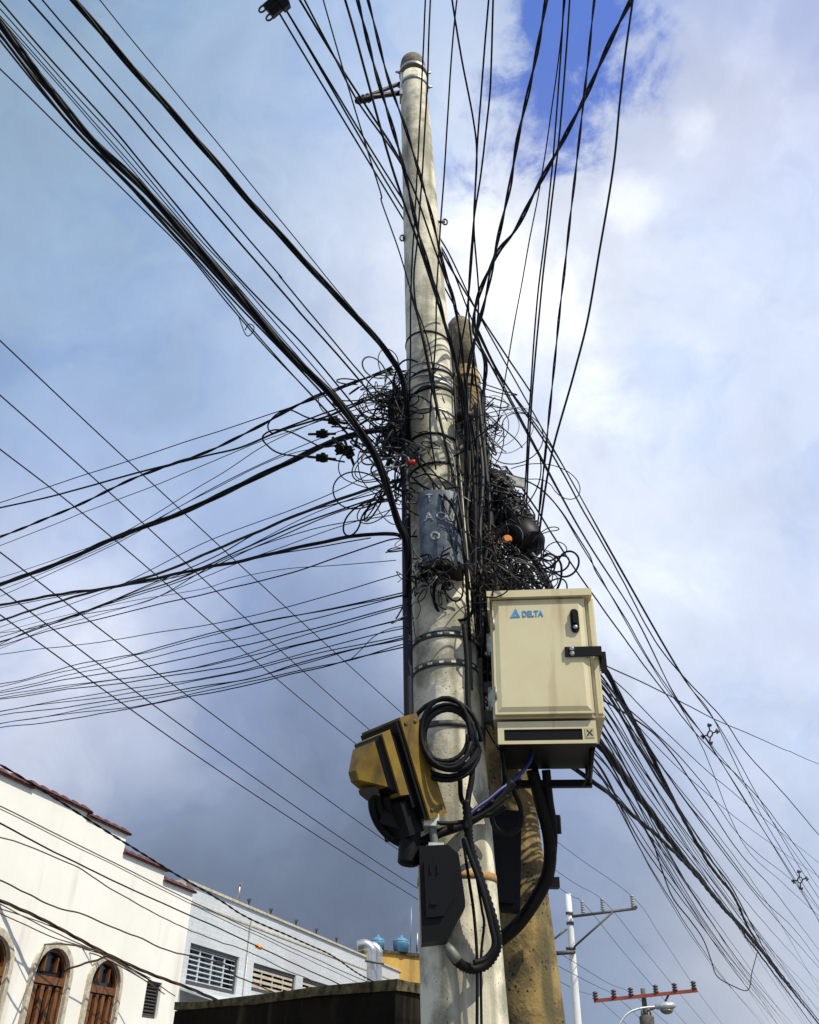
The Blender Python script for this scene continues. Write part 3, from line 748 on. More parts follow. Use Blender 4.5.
def flush(grp, keyf, template, group, cat):
    items = sorted(PENDING.pop(grp), key=keyf)
    for i, w in enumerate(items):
        c = solve(w['pts']); r = w['th'] * depth(c[w['ref']]) / (2 * F)
        sp = path3(w['pts'], w['ea'], w['eb'], w['per'])
        bm = BM(); tw = w['twist']
        wire_bm(bm, sp, r / (1.8 if tw == 2 else 1.8 if tw else 1), tw, 6, w['wob'])
        th = w['th']
        d = w['desc'] or ('hair-thin' if th < 1.3 else 'thin' if th < 2 else 'medium' if th < 3 else 'thick')
        lab = template.format(d=d, o=ORD[i + 1])
        tag(build(w['name'], bm, w['m'], origin=sp[len(sp) // 2]), lab, cat, group)

# upper-left run: over the street to the upper left (left/top edge -> pole)
ZU = 6.3
def UL(pts, th, endY=4.35, z=ZU, **k):
    p = [tuple(q) for q in pts]; p[0] = p[0] + ('Z', z); p[-1] = p[-1] + ('Y', endY)
    wire('UL', p, th, ea=4, **k)
UL([(-8, 14), (79, 124), (146, 190), (225, 279), (282, 346), (331, 395), (361, 433), (380, 466), (397, 521), (406, 545), (407, 600)], 6.4, name='cable_bundle', twist=4, desc='thickest bundled black')
UL([(-8, 22), (70, 124), (140, 196), (229, 289), (284, 350), (333, 400), (364, 440), (384, 475), (399, 524)], 3.0, desc='second thick black')
UL([(-8, 30), (60, 112), (146, 204), (229, 296), (286, 356), (330, 402), (362, 440), (390, 480)], 2.0)
UL([(68, -8), (120, 52), (200, 144), (259, 211), (326, 284), (364, 323), (389, 353), (402, 375), (406, 402), (408, 440)], 5.2, name='cable_bundle', twist=3, desc='thick bundled black')
UL([(92, -8), (260, 195), (340, 293), (398, 364)], 1.0)
UL([(22, -8), (260, 264), (304, 316), (348, 367), (382, 408)], 1.9)
UL([(37, -8), (260, 253), (282, 280), (353, 365), (392, 408)], 1.5)
UL([(-8, -8), (48, 57), (117, 133), (203, 237), (241, 280), (304, 346), (364, 417), (392, 440)], 1.9)
UL([(-8, 2), (110, 133), (190, 229), (254, 298), (328, 384), (364, 428), (390, 452)], 1.3)
UL([(-8, 7), (120, 150), (235, 284), (318, 379), (362, 428), (388, 456)], 1.2)
UL([(-8, 10), (130, 168), (240, 292), (322, 388), (364, 434), (391, 462)], 1.0)
UL([(-8, 27), (120, 176), (214, 283), (252, 329), (315, 398), (350, 436), (384, 474)], 1.5)
UL([(-8, 62), (63, 130), (178, 244), (227, 303), (266, 348), (309, 393), (348, 434), (388, 480)], 1.5)
flush('UL', lambda w: -w['pts'][0][1] + w['pts'][0][0], '{d} cable, {o} from the lowest in the upper left run', 'cables running to the upper left', 'cable')

# high-voltage street lines (left edge -> white pole -> red arm)
YWI = YW - .2; YRI = YR - .25
for pts in ([(-8, 333, 'Z', 8.6), (128, 461), (404, 715), (555, 840), (631, 895.5, 'Y', YWI), (660, 935), (694, 986, 'Y', YRI), (722, 1024, 'Y', 56)],
            [(-8, 388, 'Z', 8.5), (109, 492), (372, 732), (554, 869), (602, 899.5, 'Y', YWI), (640, 945), (675, 988, 'Y', YRI), (700, 1018, 'Y', 56)],
            [(-8, 443, 'Z', 8.4), (103, 530), (351, 740), (552, 883), (582, 902, 'Y', YWI), (620, 948), (656, 990, 'Y', YRI), (684, 1022, 'Y', 56)]):
    wire('HV', pts, 1.5, ref=0, ea=6, eb=30, name='power_line', m='aluminium wire', wob=0)
flush('HV', lambda w: w['pts'][0][1], 'thin power line, {o} from top of three reaching the white pole crossarm insulators', 'upper street power lines', 'power line')
for pts in ([(-8, 546, 'Z', 7.6), (200, 705), (400, 851), (577, 964, 'Y', YWI), (610, 984), (631, 993, 'Y', YRI), (668, 1024, 'Y', 56)],
            [(-8, 583, 'Z', 7.3), (200, 739), (417, 888), (577, 976, 'Y', YWI), (614, 995, 'Y', YRI), (646, 1024, 'Y', 56)],
            [(-8, 609, 'Z', 7.1), (200, 758), (417, 899), (559, 981, 'Y', YWI), (585, 993), (595.5, 997, 'Y', YRI), (624, 1022, 'Y', 56)]):
    wire('HV', pts, 1.5, ref=0, ea=6, eb=30, name='power_line', m='aluminium wire', wob=0)
flush('HV', lambda w: w['pts'][0][1], 'thin power line, {o} from top of the three passing below the yellow housing', 'lower street power lines', 'power line')

# left, middle: heavy drop cables
def LW(pts, th, endY=4.35, z=5.6, g='LM', **k):
    p = [tuple(q) for q in pts]; p[0] = p[0] + ('Z', z); p[-1] = p[-1] + ('Y', endY); k.setdefault('ea', 8); wire(g, p, th, **k)
LW([(-8, 588), (50, 567), (109, 541), (164, 520), (200, 504), (282, 466), (323, 446), (359, 434), (395, 428)], 5.5, name='cable_bundle', twist=4, desc='thickest bundled')
LW([(-8, 540), (68, 509), (137, 477), (200, 455), (255, 429), (309, 400), (350, 384), (392, 368)], 3.4, desc='thick twisted', twist=2)
LW([(-8, 510), (68, 492), (137, 474), (200, 457), (241, 447), (282, 430), (331, 414), (375, 396), (400, 388)], 2.4)
LW([(-8, 505), (128, 461), (200, 437), (318, 398), (375, 374), (400, 362)], 1.2)
LW([(-8, 549), (200, 467), (263, 441), (330, 418), (395, 398)], 1.0)
LW([(-8, 580), (109, 539), (210, 481), (263, 446), (320, 420), (390, 386)], 1.0)
LW([(-8, 599), (109, 547), (200, 495), (309, 444), (392, 412)], 1.1)
LW([(-8, 594), (109, 545), (210, 491), (300, 452), (398, 446)], 1.0)
LW([(-8, 607), (64, 593), (115, 586), (210, 566), (249, 559), (309, 545), (364, 535), (392, 534), (404, 538)], 3.6, z=5.2, twist=3, desc='thick bundled', name='cable_bundle')
LW([(-8, 610), (64, 596), (160, 580), (230, 562), (309, 548), (370, 538)], 1.4, z=5.2)
LW([(-8, 623), (64, 600), (103, 589), (154, 575), (200, 556), (255, 532), (309, 510), (364, 491), (402, 478)], 3.0, z=5.2, twist=3, desc='ragged spiral-wrapped', name='cable_bundle', m='cable weathered grey')
LW([(-8, 630), (110, 590), (200, 545), (309, 503), (378, 469), (400, 460)], 1.1, z=5.2)
LW([(-8, 639), (77, 614), (154, 582), (216, 556), (282, 521), (391, 488)], 1.5, z=5.1)
LW([(-8, 644), (38, 629), (90, 610), (128, 596), (179, 578), (227, 556), (300, 525), (393, 493)], 2.0, z=5.1)
LW([(-8, 648), (44, 625), (115, 602), (190, 578), (260, 545), (340, 512), (396, 500)], 1.4, z=5.1)
LW([(-8, 652), (50, 628), (130, 606), (210, 575), (300, 540), (396, 508)], 1.0, z=5.1)
LW([(-8, 634), (60, 622), (140, 590), (220, 560), (300, 520), (396, 482)], 1.0, z=5.1)
LW([(-8, 646), (70, 618), (150, 600), (230, 556), (320, 528), (398, 515)], 1.2, z=5.1)
LW([(-8, 648), (64, 627), (210, 592), (288, 573), (341, 556), (386, 541), (402, 539)], 1.7, z=5.0)
LW([(-8, 656), (100, 641), (210, 625), (290, 607), (400, 574)], 1.2, z=4.9)
LW([(60, 617), (130, 600), (200, 590), (270, 572), (396, 560)], .9, z=5.0, ea=12)
flush('LM', lambda w: w['pts'][0][1], '{d} cable, {o} from the top in the broad middle fan reaching left', 'middle fan of cables to the left', 'cable')
LOWL = [(686, [(62, 669), (128, 656)], 633, 593), (688, [], 636, 594), (691, [], 645, 600), (692, [], 653, 607), (698, [], 663, 608), (695, [], 665, 619), (699, [(40, 694)], 669, 620), (711, [], 676, 631), (713, [], 678, 636), (716, [], 686, 640), (724, [], 687, 640), (725, [], 692, 645), (727, [(60, 720)], 693, 649)]
for i, (y0, mid, y1, y2) in enumerate(LOWL):
    LW([(-8, y0 + 1)] + mid + [(210, y1), (300, (y1 + y2) / 2 + 1.5), (398, y2), (406, y2 - 1)], 1.25 if i % 3 else 1.5, z=4.6 - i * .03, g='LL', wob=.02, name='drop_wire', ea=8)
flush('LL', lambda w: w['pts'][0][1], '{d} drop wire, {o} from the top in the lowest slack fan reaching left', 'lowest fan of drop wires to the left', 'wire')

# wires that leave through the top of the picture (top edge -> pole)
def TW(pts, th, endY=4.3, z=7.2, **k):
    p = [tuple(q) for q in pts]; p[0] = p[0] + ('Z', z)
    if len(p[-1]) == 2: p[-1] = p[-1] + ('Y', endY)
    k.setdefault('ea', 5); wire('T', p, th, **k)
TW([(295, -8), (326, 44), (367, 108), (402, 165), (440, 248), (470, 300, 'Y', 5.6), (530, 392)], 1.7, 7.0, z=8.0)
TW([(300, -8), (335, 57), (359, 102), (405, 173), (438, 262), (452, 300)], 2.0)
TW([(321, -8), (345, 76), (367, 149), (381, 194), (382, 203), (399, 251), (413, 298), (430, 350), (437, 420)], 1.5, 4.28, wob=0)
TW([(343, -8), (367, 79), (386, 146), (405, 206), (430, 279), (446, 330), (458, 372), (464, 420)], 2.5)
TW([(355, -8), (376, 73), (399, 152), (418, 229), (437, 292), (450, 340), (461, 384), (466, 425), (468, 480)], 4.0, 4.35, twist=2, desc='thick paired')
TW([(365, -8), (386, 73), (408, 137), (430, 210), (443, 263), (453, 298), (461, 345), (466, 395), (470, 450)], 3.2, 4.4, twist=2, desc='thick paired')
TW([(425.5, -8), (421, 95), (416, 190), (411, 290), (410, 350), (409, 400)], 1.6, 4.3)
TW([(430.5, -8), (427, 86), (419, 222), (415, 290), (428, 365), (441, 425), (452, 470)], 1.8, 4.25)
TW([(451, -8), (462, 60), (473, 121), (476, 159), (473, 222), (478, 298), (474, 350), (470, 410)], 1.7, 4.9)
TW([(458, -8), (450, 90), (443, 190), (438, 279), (436, 340), (430, 420), (436, 470)], 1.7, 4.25)
TW([(489.5, -8), (483, 60), (476, 143), (472, 248), (467, 310), (459, 365), (461, 420)], 1.7, 4.85)
TW([(493.5, -8), (491, 60), (489, 105), (481, 175), (473, 229), (468, 300), (472, 350), (480, 410)], 1.7, 4.9)
TW([(547, -8), (535, 60), (519, 133), (510, 187), (497, 241), (491, 270), (484, 300), (476, 330), (467, 372), (462, 440)], 3.7, 4.8, twist=2, desc='thick twisted-pair', m='cable navy')
TW([(636, -8), (611, 41), (583, 102), (542, 178), (516, 229), (497, 254), (478, 298), (474, 328), (482, 350), (486, 370), (480, 410)], 4.2, 4.8, twist=2, desc='thick twisted-pair diagonal', m='cable navy')
TW([(564.5, -8), (554, 152), (538, 300), (530, 405), (524, 499), (521, 530)], 1.6, 4.9)
TW([(569.5, -8), (561, 111), (550, 216), (541, 300), (531, 405), (526, 500), (524, 540)], 1.8, 4.9, m='cable navy')
TW([(566, -8), (557, 79), (542, 175), (529, 241), (519, 300), (505, 383), (492, 455), (489, 480)], 1.2, 4.9)
TW([(595.5, -8), (583, 105), (573, 197), (562, 298), (550, 411), (538, 520), (535, 548)], 2.6, 4.9, twist=2, desc='medium paired', m='cable navy')
TW([(634, -8), (621, 86), (613, 168), (592, 298), (574, 374), (552, 455), (537, 545), (528, 584)], 2.2, 4.85, m='cable navy')
flush('T', lambda w: w['pts'][0][0], '{d} cable rising out of the photo, {o} from left along its top edge', 'cables rising overhead', 'cable')

# compact network: spaced conductors from upper left, behind the poles, to the lower right
def RW(pts, th, g='R', **k):
    k.setdefault('eb', 20); k.setdefault('ref', 0); wire(g, pts, th, **k)
CN = [[(250, -40, 'Z', 9.4), (281, 16), (367, 159), (405, 222), (443, 285), (480, 350), (552, 448), (616, 562), (680, 673), (712, 716, 'Z', 7.6), (753, 800), (796, 873), (830, 925, 'Z', 6.6)],
      [(258, -38, 'Z', 9.4), (288, 13), (405, 203), (441, 240), (480, 317), (552, 446), (616, 560), (681, 673), (721, 730, 'Z', 7.6), (760, 800), (806, 878), (835, 922, 'Z', 6.6)],
      [(262, -30, 'Z', 9.5), (292, 20), (405, 212), (443, 250), (480, 338), (547, 468), (586, 539), (633, 613), (672, 690), (703, 735, 'Z', 7.6), (742, 795), (795, 882), (826, 932, 'Z', 6.6)],
      [(480, 345, 'Y', 5.6), (549, 474), (588, 543), (636, 618), (676, 698), (709, 743, 'Z', 7.5), (748, 806), (799, 886), (829, 940, 'Z', 6.5)]]
for p in CN: RW(p, 2.2, g='CN', name='power_cable', wob=.0, ea=(5 if p[0][1] < 0 else 0), eb=12)
flush('CN', lambda w: -w['pts'][-1][0] + w['pts'][-1][1], '{d} cable through the star spacers, {o} from above, passing behind the poles', 'spaced power cables', 'power cable')

# lower right runs
R1 = [
 ([(478, 330, 'Y', 5.2), (505, 383), (552, 455), (616, 568), (655, 640), (680, 673), (723, 719), (746, 752), (785, 795), (830, 848, 'Z', 6.6)], 2.2, None),
 ([(505, 467, 'Y', 5.1), (536, 508), (574, 567), (620, 633), (660, 686), (703, 742), (760, 800), (830, 893, 'Z', 6.4)], 2.0, None),
 ([(490, 490, 'Y', 5.1), (517, 480), (549, 496), (586, 549), (596, 571), (614, 600), (650, 660), (700, 742), (741, 840), (784, 884), (830, 926, 'Z', 6.3)], 1.6, None),
 ([(488, 480, 'Y', 5.1), (520, 478), (552, 500), (588, 556), (620, 612), (662, 682), (712, 746), (770, 818), (830, 905, 'Z', 6.4)], 1.4, None),
 ([(602, 664, 'Y', 4.6), (663, 693), (723, 723), (830, 769, 'Z', 5.6)], 1.4, None),
]
for p, t, d in R1: RW(p, t, desc=d)
RB = [  # from beside the cabinet
 ([(604, 668, 'Y', 4.7), (623, 703), (646, 743), (680, 812), (713, 869), (733, 895), (755, 939), (790, 985), (835, 1040, 'Z', 5.6)], 5.0, 'thick bundled', 4),
 ([(600, 745, 'Y', 4.7), (630, 786), (660, 826), (690, 865), (721, 905), (751, 938), (785, 982), (832, 1040, 'Z', 5.5)], 7.2, 'thickest ragged bundled', 4),
 ([(594, 782, 'Y', 4.75), (630, 811), (673, 851), (700, 880), (735, 922), (775, 975), (828, 1046, 'Z', 5.5)], 4.2, 'medium lower', 3),
 ([(604, 690, 'Y', 4.7), (640, 750), (672, 800), (700, 845), (735, 893), (765, 950), (800, 1000), (830, 1040, 'Z', 5.6)], 3.0, None, 0),
 ([(602, 700, 'Y', 4.7), (656, 736), (703, 799), (739, 852), (772, 888), (800, 925), (830, 965, 'Z', 5.9)], 1.9, None, 0),
 ([(603, 676, 'Y', 4.7), (640, 735), (682, 795), (717, 840), (758, 894), (795, 930), (830, 978, 'Z', 5.8)], 1.9, None, 0),
 ([(604, 690, 'Y', 4.7), (650, 728), (700, 780), (741, 838), (796, 884), (830, 925, 'Z', 6.0)], 1.4, None, 0),
 ([(603, 672, 'Y', 4.7), (625, 690), (690, 755), (760, 815), (830, 872, 'Z', 6.1)], 1.2, None, 0),
 ([(603, 680, 'Y', 4.7), (650, 740), (720, 805), (780, 850), (830, 884, 'Z', 6.1)], 1.1, None, 0),
 ([(603, 694, 'Y', 4.7), (660, 765), (720, 838), (775, 915), (830, 1010, 'Z', 5.7)], 1.2, None, 0),
 ([(602, 710, 'Y', 4.7), (640, 775), (690, 850), (740, 918), (790, 980), (820, 1036, 'Z', 5.6)], 1.3, None, 0),
 ([(602, 722, 'Y', 4.7), (640, 785), (676, 835), (720, 890), (770, 962), (815, 1036, 'Z', 5.6)], 1.3, None, 0),
 ([(603, 730, 'Y', 4.7), (645, 800), (690, 858), (733, 915), (780, 984), (812, 1036, 'Z', 5.5)], 1.7, None, 0),
 ([(600, 758, 'Y', 4.7), (625, 795), (676, 880), (720, 945), (762, 998), (790, 1036, 'Z', 5.4)], 1.4, None, 0),
 ([(600, 764, 'Y', 4.7), (639, 840), (676, 891), (720, 950), (765, 1005), (784, 1036, 'Z', 5.4)], 1.7, None, 0),
 ([(598, 770, 'Y', 4.7), (650, 848), (690, 905), (735, 970), (760, 1008), (778, 1036, 'Z', 5.3)], 1.2, None, 0),
 ([(598, 774, 'Y', 4.7), (650, 836), (700, 900), (744, 960), (772, 1000), (797, 1036, 'Z', 5.4)], 1.2, None, 0),
 ([(603, 705, 'Y', 4.7), (636, 760), (680, 824), (716, 872), (760, 936), (804, 998), (826, 1036, 'Z', 5.6)], 1.5, None, 0),
 ([(604, 684, 'Y', 4.7), (628, 722), (668, 790), (706, 850), (744, 912), (780, 960), (832, 1030, 'Z', 5.7)], 1.7, None, 0),
]
for k in range(12):
    f0 = k / 11; xs_, ys_ = 603 - 4 * f0, 676 + 96 * f0; ye = 1046; xe = 838 - 58 * f0
    if f0 < .3: xe, ye = 834, 985 + 160 * f0
    dx_, dy_ = random.uniform(-16, 4), random.uniform(-6, 12)
    RB.append(([(xs_, ys_, 'Y', 4.7), (xs_ + (xe - xs_) * .33 + dx_ * .8, ys_ + (ye - ys_) * .35 + dy_), (xs_ + (xe - xs_) * .66 + dx_, ys_ + (ye - ys_) * .68 + dy_), (xe, ye, 'Z', 5.65)], random.choice((1.0, 1.2, 1.5, 1.9)), None, 0))
for p, t, d, tw in RB:
    p0 = p[0]; p = [(p0[0] - 50, p0[1] - 34, 'Y', 4.76), (p0[0] - 4, p0[1] - 3, 'Y', 4.78)] + p[1:]
    RW(p, t, desc=d, twist=tw, g='RB', ref=1, wob=.006 if t < 3 else .015, name='cable_bundle' if tw else 'cable', eb=16)
flush('R', lambda w: w['pts'][-1][1], '{d} cable sloping right above the cabinet, {o} from top at its end', 'cables sloping down right above the cabinet', 'cable')
flush('RB', lambda w: -w['pts'][-1][0] + w['pts'][-1][1], '{d} cable fanning from the cabinet\'s right side, {o} from the top', 'cables fanning down right from the cabinet', 'cable')
bm = BM(); sp = path3([(652, 838, 'Z', 4.9), (662, 870), (673, 898), (690, 920), (703, 939), (711, 960), (717, 976), (733, 986), (748, 990), (752, 972), (758, 950, 'Z', 5.2)])
tube(bm, sp, .012); tag(build('wire', bm, 'cable black'), 'loose thin wire hanging in a slack loop under the lower right bundle', 'wire')

# star spacers
def star_spacer(p, dirv, s, lab):
    t = empty('line_spacer', p, lab, 'line spacer', 'star-shaped line spacers')
    n_ = dirv.normalized(); u = Z_ - n_ * n_.dot(Z_); u.normalize(); w = n_.cross(u)
    bm = BM(); tube(bm, [p + (u * math.cos(a * .5236) + w * math.sin(a * .5236)) * s * .32 for a in range(12)], s * .07, 6, closed=True); build('ring', bm, 'dull steel', t)
    for k in range(4):
        a = math.pi / 2 * k; d = u * math.cos(a) + w * math.sin(a); e = u * -math.sin(a) + w * math.cos(a)
        bm = BM(); tube(bm, [p + d * s * .35, p + d * s * .85 + e * s * random.uniform(-.1, .1)], s * .07, 6)
        tube(bm, [p + d * s * .85 + e * s * .25, p + d * s * 1.0, p + d * s * .85 - e * s * .25], s * .08, 6)
        box(bm, p + d * s * .92, s * .10, s * .08, s * .2, d, e, n_)
        build('clamp', bm, 'dull steel', t)
q0 = PZ(710, 734, 7.6); q1 = PZ(800, 880, 6.75); dR = (q1 - q0)
star_spacer(q0, (dR.normalized() - Y_ * .6), 10.5 / F * depth(q0), 'star-shaped grey line spacer in mid-air right of the cabinet')
star_spacer(q1, (dR.normalized() - Y_ * .6), 9 / F * depth(q1), 'star-shaped line spacer farther off near the right photo edge')
# dead-end clamp cluster top left
q = PZ(275, 6, 8.9); dS = (PZ(367, 159, 8.3) - q).normalized()
t = empty('cable_clamp', q, 'cluster of dark cable clamps with metal eyes at the photo top left of the pole', 'cable clamp')
bm = BM(); sc = depth(q) / F; sx = dS.cross(Y_).normalized(); rx = ray(275, 6).normalized(); sx = (ROT @ Vector((-.75, -.65, 0))).normalized(); sy = (ROT @ Vector((.65, -.75, 0))).normalized()
for o_ in (-6, 0, 6):
    box(bm, q + sy * o_ * sc * -.9 + sx * -2 * sc, 11 * sc, 2.4 * sc, 3 * sc, sx, sy, sx.cross(sy))
box(bm, q - sx * 8 * sc, 4 * sc, 10 * sc, 4 * sc, sx, sy, sx.cross(sy)); build('clamp_body', bm, 'black plastic', t, bevel=.004)
for o_ in (-6, 5):
    bm = BM(); c = q + sy * (o_ * sc * 1.0) + sx * 11 * sc
    tube(bm, [c + (sx * math.cos(a * .5236) * 4.5 + sy * math.sin(a * .5236) * 2.6) * sc for a in range(12)], 1.0 * sc, 6, closed=True); build('eye', bm, 'dull steel', t)
bm = BM(); box(bm, q - sx * 13 * sc - sy * 3 * sc, 2.5 * sc, 7 * sc, 3 * sc, sx, sy, sx.cross(sy)); build('clamp_plate', bm, 'galvanised steel', t, bevel=.004)

# wires along the house fronts (left edge -> away)
def BW(pts, th, z0, z1, **k):
    k.setdefault('eb', 6); p = [tuple(q) for q in pts]; p[0] = p[0] + ('Z', z0); p[-1] = p[-1] + ('Z', z1); wire('B', p, th, ref=0, ea=6, **k)
BW([(-8, 760), (55, 798), (111, 834), (167, 869), (220, 900), (252, 920), (325, 952), (364, 977), (425, 1006)], 2.6, 5.3, 3.6, twist=2, desc='thick twisted black', wob=.01)
BW([(-8, 802), (111, 861), (220, 915), (358, 978), (420, 1006)], 1.3, 5.0, 3.6, m='cable brown')
BW([(-8, 805), (111, 864), (220, 918), (352, 980), (410, 1006)], 1.0, 5.0, 3.6, m='cable brown')
BW([(-8, 819), (97, 873), (220, 929), (259, 947), (338, 984), (385, 1006)], 1.8, 4.9, 3.5, m='cable black')
BW([(-8, 834), (60, 860), (111, 889), (170, 922), (220, 942), (246, 951), (318, 984), (360, 1002)], 1.4, 4.8, 3.5, m='cable brown', wob=.04)
BW([(-8, 876), (40, 900), (83, 916), (110, 925), (166, 949), (220, 962), (239, 977), (290, 1000)], 1.7, 4.6, 3.3, m='cable brown', wob=.05)
BW([(-8, 897), (40, 918), (92, 946), (139, 969), (185, 987), (240, 1010)], 3.0, 4.4, 3.0, twist=3, desc='thick brown bundled', m='cable brown', name='cable_bundle')
for y0, pts in ((903, [(50, 930), (103, 955), (150, 978)]), (912, [(50, 936), (103, 954), (160, 986)]), (922, [(40, 940), (103, 955), (165, 994)]), (930, [(50, 948), (100, 956), (160, 990)]), (936, [(50, 950), (98, 957), (170, 1000)]), (908, [(60, 930), (110, 957), (175, 996)]), (985, [(45, 980), (70, 969), (110, 955)]), (960, [(45, 945), (70, 945), (103, 953)]), (1003, [(30, 1010), (60, 1020), (80, 1030)])):
    BW([(-8, y0 - 3)] + pts, 1.2, 4.2, 3.3, m='cable brown', wob=.02, name='wire', eb=0)
flush('B', lambda w: w['pts'][0][1], '{d} cable, {o} from the top of those strung before the white house', 'cables strung along the house fronts', 'cable')
bm = BM(); c = solve([(-8, 819, 'Z', 4.9), (259, 947), (385, 1006, 'Z', 3.5)])[1]; d_ = (PD(268, 951, depth(c)) - c).normalized()
lathe(bm, c - d_ * .12, d_, [(.03, .02), (.06, .042), (.17, .042), (.20, .02)], 10); tag(build('cable_splice', bm, 'orange tape'), 'small orange splice on a cable before the tiled building', 'cable splice')

# slack loops left of the pole
LOOPS = [([(345, 462), (320, 458), (282, 454), (266, 444), (263, 436), (274, 430), (290, 432), (309, 441), (323, 447), (342, 444)], 1.8, 'lower wide slack loop of black cable left of the pole, above the thick bundle'),
         ([(345, 424), (331, 421), (309, 418), (290, 410), (277, 414), (268, 425), (272, 433), (282, 429), (309, 419), (331, 411), (392, 392)], 1.7, 'upper slack loop of black cable left of the pole under the twisted cable'),
         ([(392, 494), (361, 486), (342, 477), (339, 463), (348, 450), (372, 440)], 1.1, 'hair-thin round wire loop hanging left of the pole under the thick bundle'),
         ([(400, 505), (378, 496), (362, 480), (358, 458), (364, 444)], 1.1, 'hair-thin wire bow nearest the pole below the thick bundle'),
         ([(238, 315), (246, 335), (252, 333), (254, 327), (249, 324), (245, 330)], 1.0, 'tiny curled wire end hanging on the upper left cable run')]
for pts, th, lab in LOOPS:
    p = [tuple(q) for q in pts]; yy = 4.5 if pts[0][0] > 300 else 3.9
    p[0] += ('Y', yy); p[-1] += ('Y', yy - .12)
    sp = path3(p); bm = BM(); tube(bm, sp, th * depth(sp[0]) / 2 / F, 6); tag(build('cable_loop', bm, 'cable black'), lab, 'cable loop', 'slack loops left of the pole')
for i, (px, py, an, lab) in enumerate(((322, 434, .0, 'small black tap connector inside the slack loops, upper left one'), (334, 421, .2, 'small black tap connector highest on the slack loops'), (322, 458, .1, 'small black tap connector on the lower slack loop'), (349, 452, 1.2, 'stubby black tap connector hanging right of the slack loops'), (341, 448, .9, 'black tap connector beside the stubby hanging one'))):
    c = PY(px, py, 4.45); d = (ROT @ Vector((math.cos(an), -math.sin(an), .2))).normalized(); bm = BM()
    u = d.orthogonal().normalized(); box(bm, c, .034, .018, .022, d, u, d.cross(u)); box(bm, c + u * .02, .012, .012, .03, d, u, d.cross(u))
    tube(bm, [c - d * .09, c + d * .09], .009, 6)
    tag(build('tap_connector', bm, 'black plastic', bevel=.003), lab, 'connector', 'tap connectors in the slack loops')

# ------------------------------------------------------------------ hardware on the pole
# black riser conduit on the left of the pole
bm = BM(); sp = path3([(405, 395, 'Y', 4.36), (405, 440), (406, 500), (407, 600), (408, 660), (409, 722), (410, 790, 'Y', 4.36)])
tube(bm, sp, .026, 14); tag(build('riser_conduit', bm, 'cable navy'), 'straight black riser conduit strapped along the left side of the tall pole', 'conduit')

def ringwall(name, pts, r, lab, cat, m='cable black', n=8, group=None, closed=False):
    bm = BM(); sp = crom(pts, 8, closed); tube(bm, sp, r, n, closed=closed); return tag(build(name, bm, m), lab, cat, group)

# grey terminal box with white letters
hT = p_at(530); rT = p_r(hT); cT = pfoot + pax * hT
tb_c = PY(440, 529, 4.24)
tbx = empty('terminal_box', tb_c - Z_ * .25, 'blue-grey metal terminal box with white stencilled letters on the tall pole', 'terminal box')
tw2, th2 = 20.5 * depth(tb_c) / F, .235
def TBf(s, z, d): return tb_c + X * s + pax * z - Y_ * d
bm = BM(); K = 16
outl = [(-tw2 * math.cos(math.pi * i / K), .05 * math.sin(math.pi * i / K)) for i in range(K + 1)]
front = [[bm.verts.new(tb_c + X * s + pax * z - Y_ * dd) for s, dd in outl] for z in (-th2, th2)]
back = [[bm.verts.new(tb_c + X * s + pax * z + Y_ * .10) for s in (-tw2, tw2)] for z in (-th2, th2)]
for i in range(K): bm.faces.new((front[0][i], front[0][i + 1], front[1][i + 1], front[1][i]))
for k in (0, 1): bm.faces.new(front[k] + [back[k][1], back[k][0]])
bm.faces.new((front[0][0], front[1][0], back[1][0], back[0][0])); bm.faces.new((front[0][-1], front[1][-1], back[1][1], back[0][1]))
bm.faces.new((back[0][0], back[1][0], back[1][1], back[0][1])); build('housing', bm, 'terminal housing', tbx)
bm = BM()
lo = [bm.verts.new(tb_c + X * s * 1.06 + pax * (-th2 - .035) - Y_ * (dd * 1.3)) for s, dd in outl] ; hi = [bm.verts.new(tb_c + X * s * 1.06 + pax * (-th2 - .002) - Y_ * (dd * 1.3)) for s, dd in outl]
bl = [[bm.verts.new(tb_c + X * s * 1.06 + pax * zz + Y_ * .11) for s in (-tw2, tw2)] for zz in (-th2 - .035, -th2 - .002)]
for i in range(K): bm.faces.new((lo[i], lo[i + 1], hi[i + 1], hi[i]))
bm.faces.new(lo + [bl[0][1], bl[0][0]]); bm.faces.new(hi + [bl[1][1], bl[1][0]])
bm.faces.new((lo[0], hi[0], bl[1][0], bl[0][0])); bm.faces.new((lo[-1], hi[-1], bl[1][1], bl[0][1])); bm.faces.new((bl[0][0], bl[1][0], bl[1][1], bl[0][1]))
build('base_cover', bm, 'black plastic', tbx)
def curve_d(s): 
    q = max(-1, min(1, s / tw2)); return .05 * math.sqrt(max(0, 1 - q * q)) + .004
for txt, sx0, z0 in (('T', -.075, .155), ('I', .01, .155), ('A', -.085, .03), ('O', -.022, .03), ('U', .035, .03), ('O', -.062, -.10), ('V', .045, -.10)):
    bmt, w_ = text_bm(txt, .072, lambda x, y, d, sx0=sx0, z0=z0: tb_c + X * (x + sx0) + pax * (y + z0) - Y_ * (curve_d(x + sx0) + d * .4), .001, .03)
    build('lettering', bmt, 'white print', tbx)

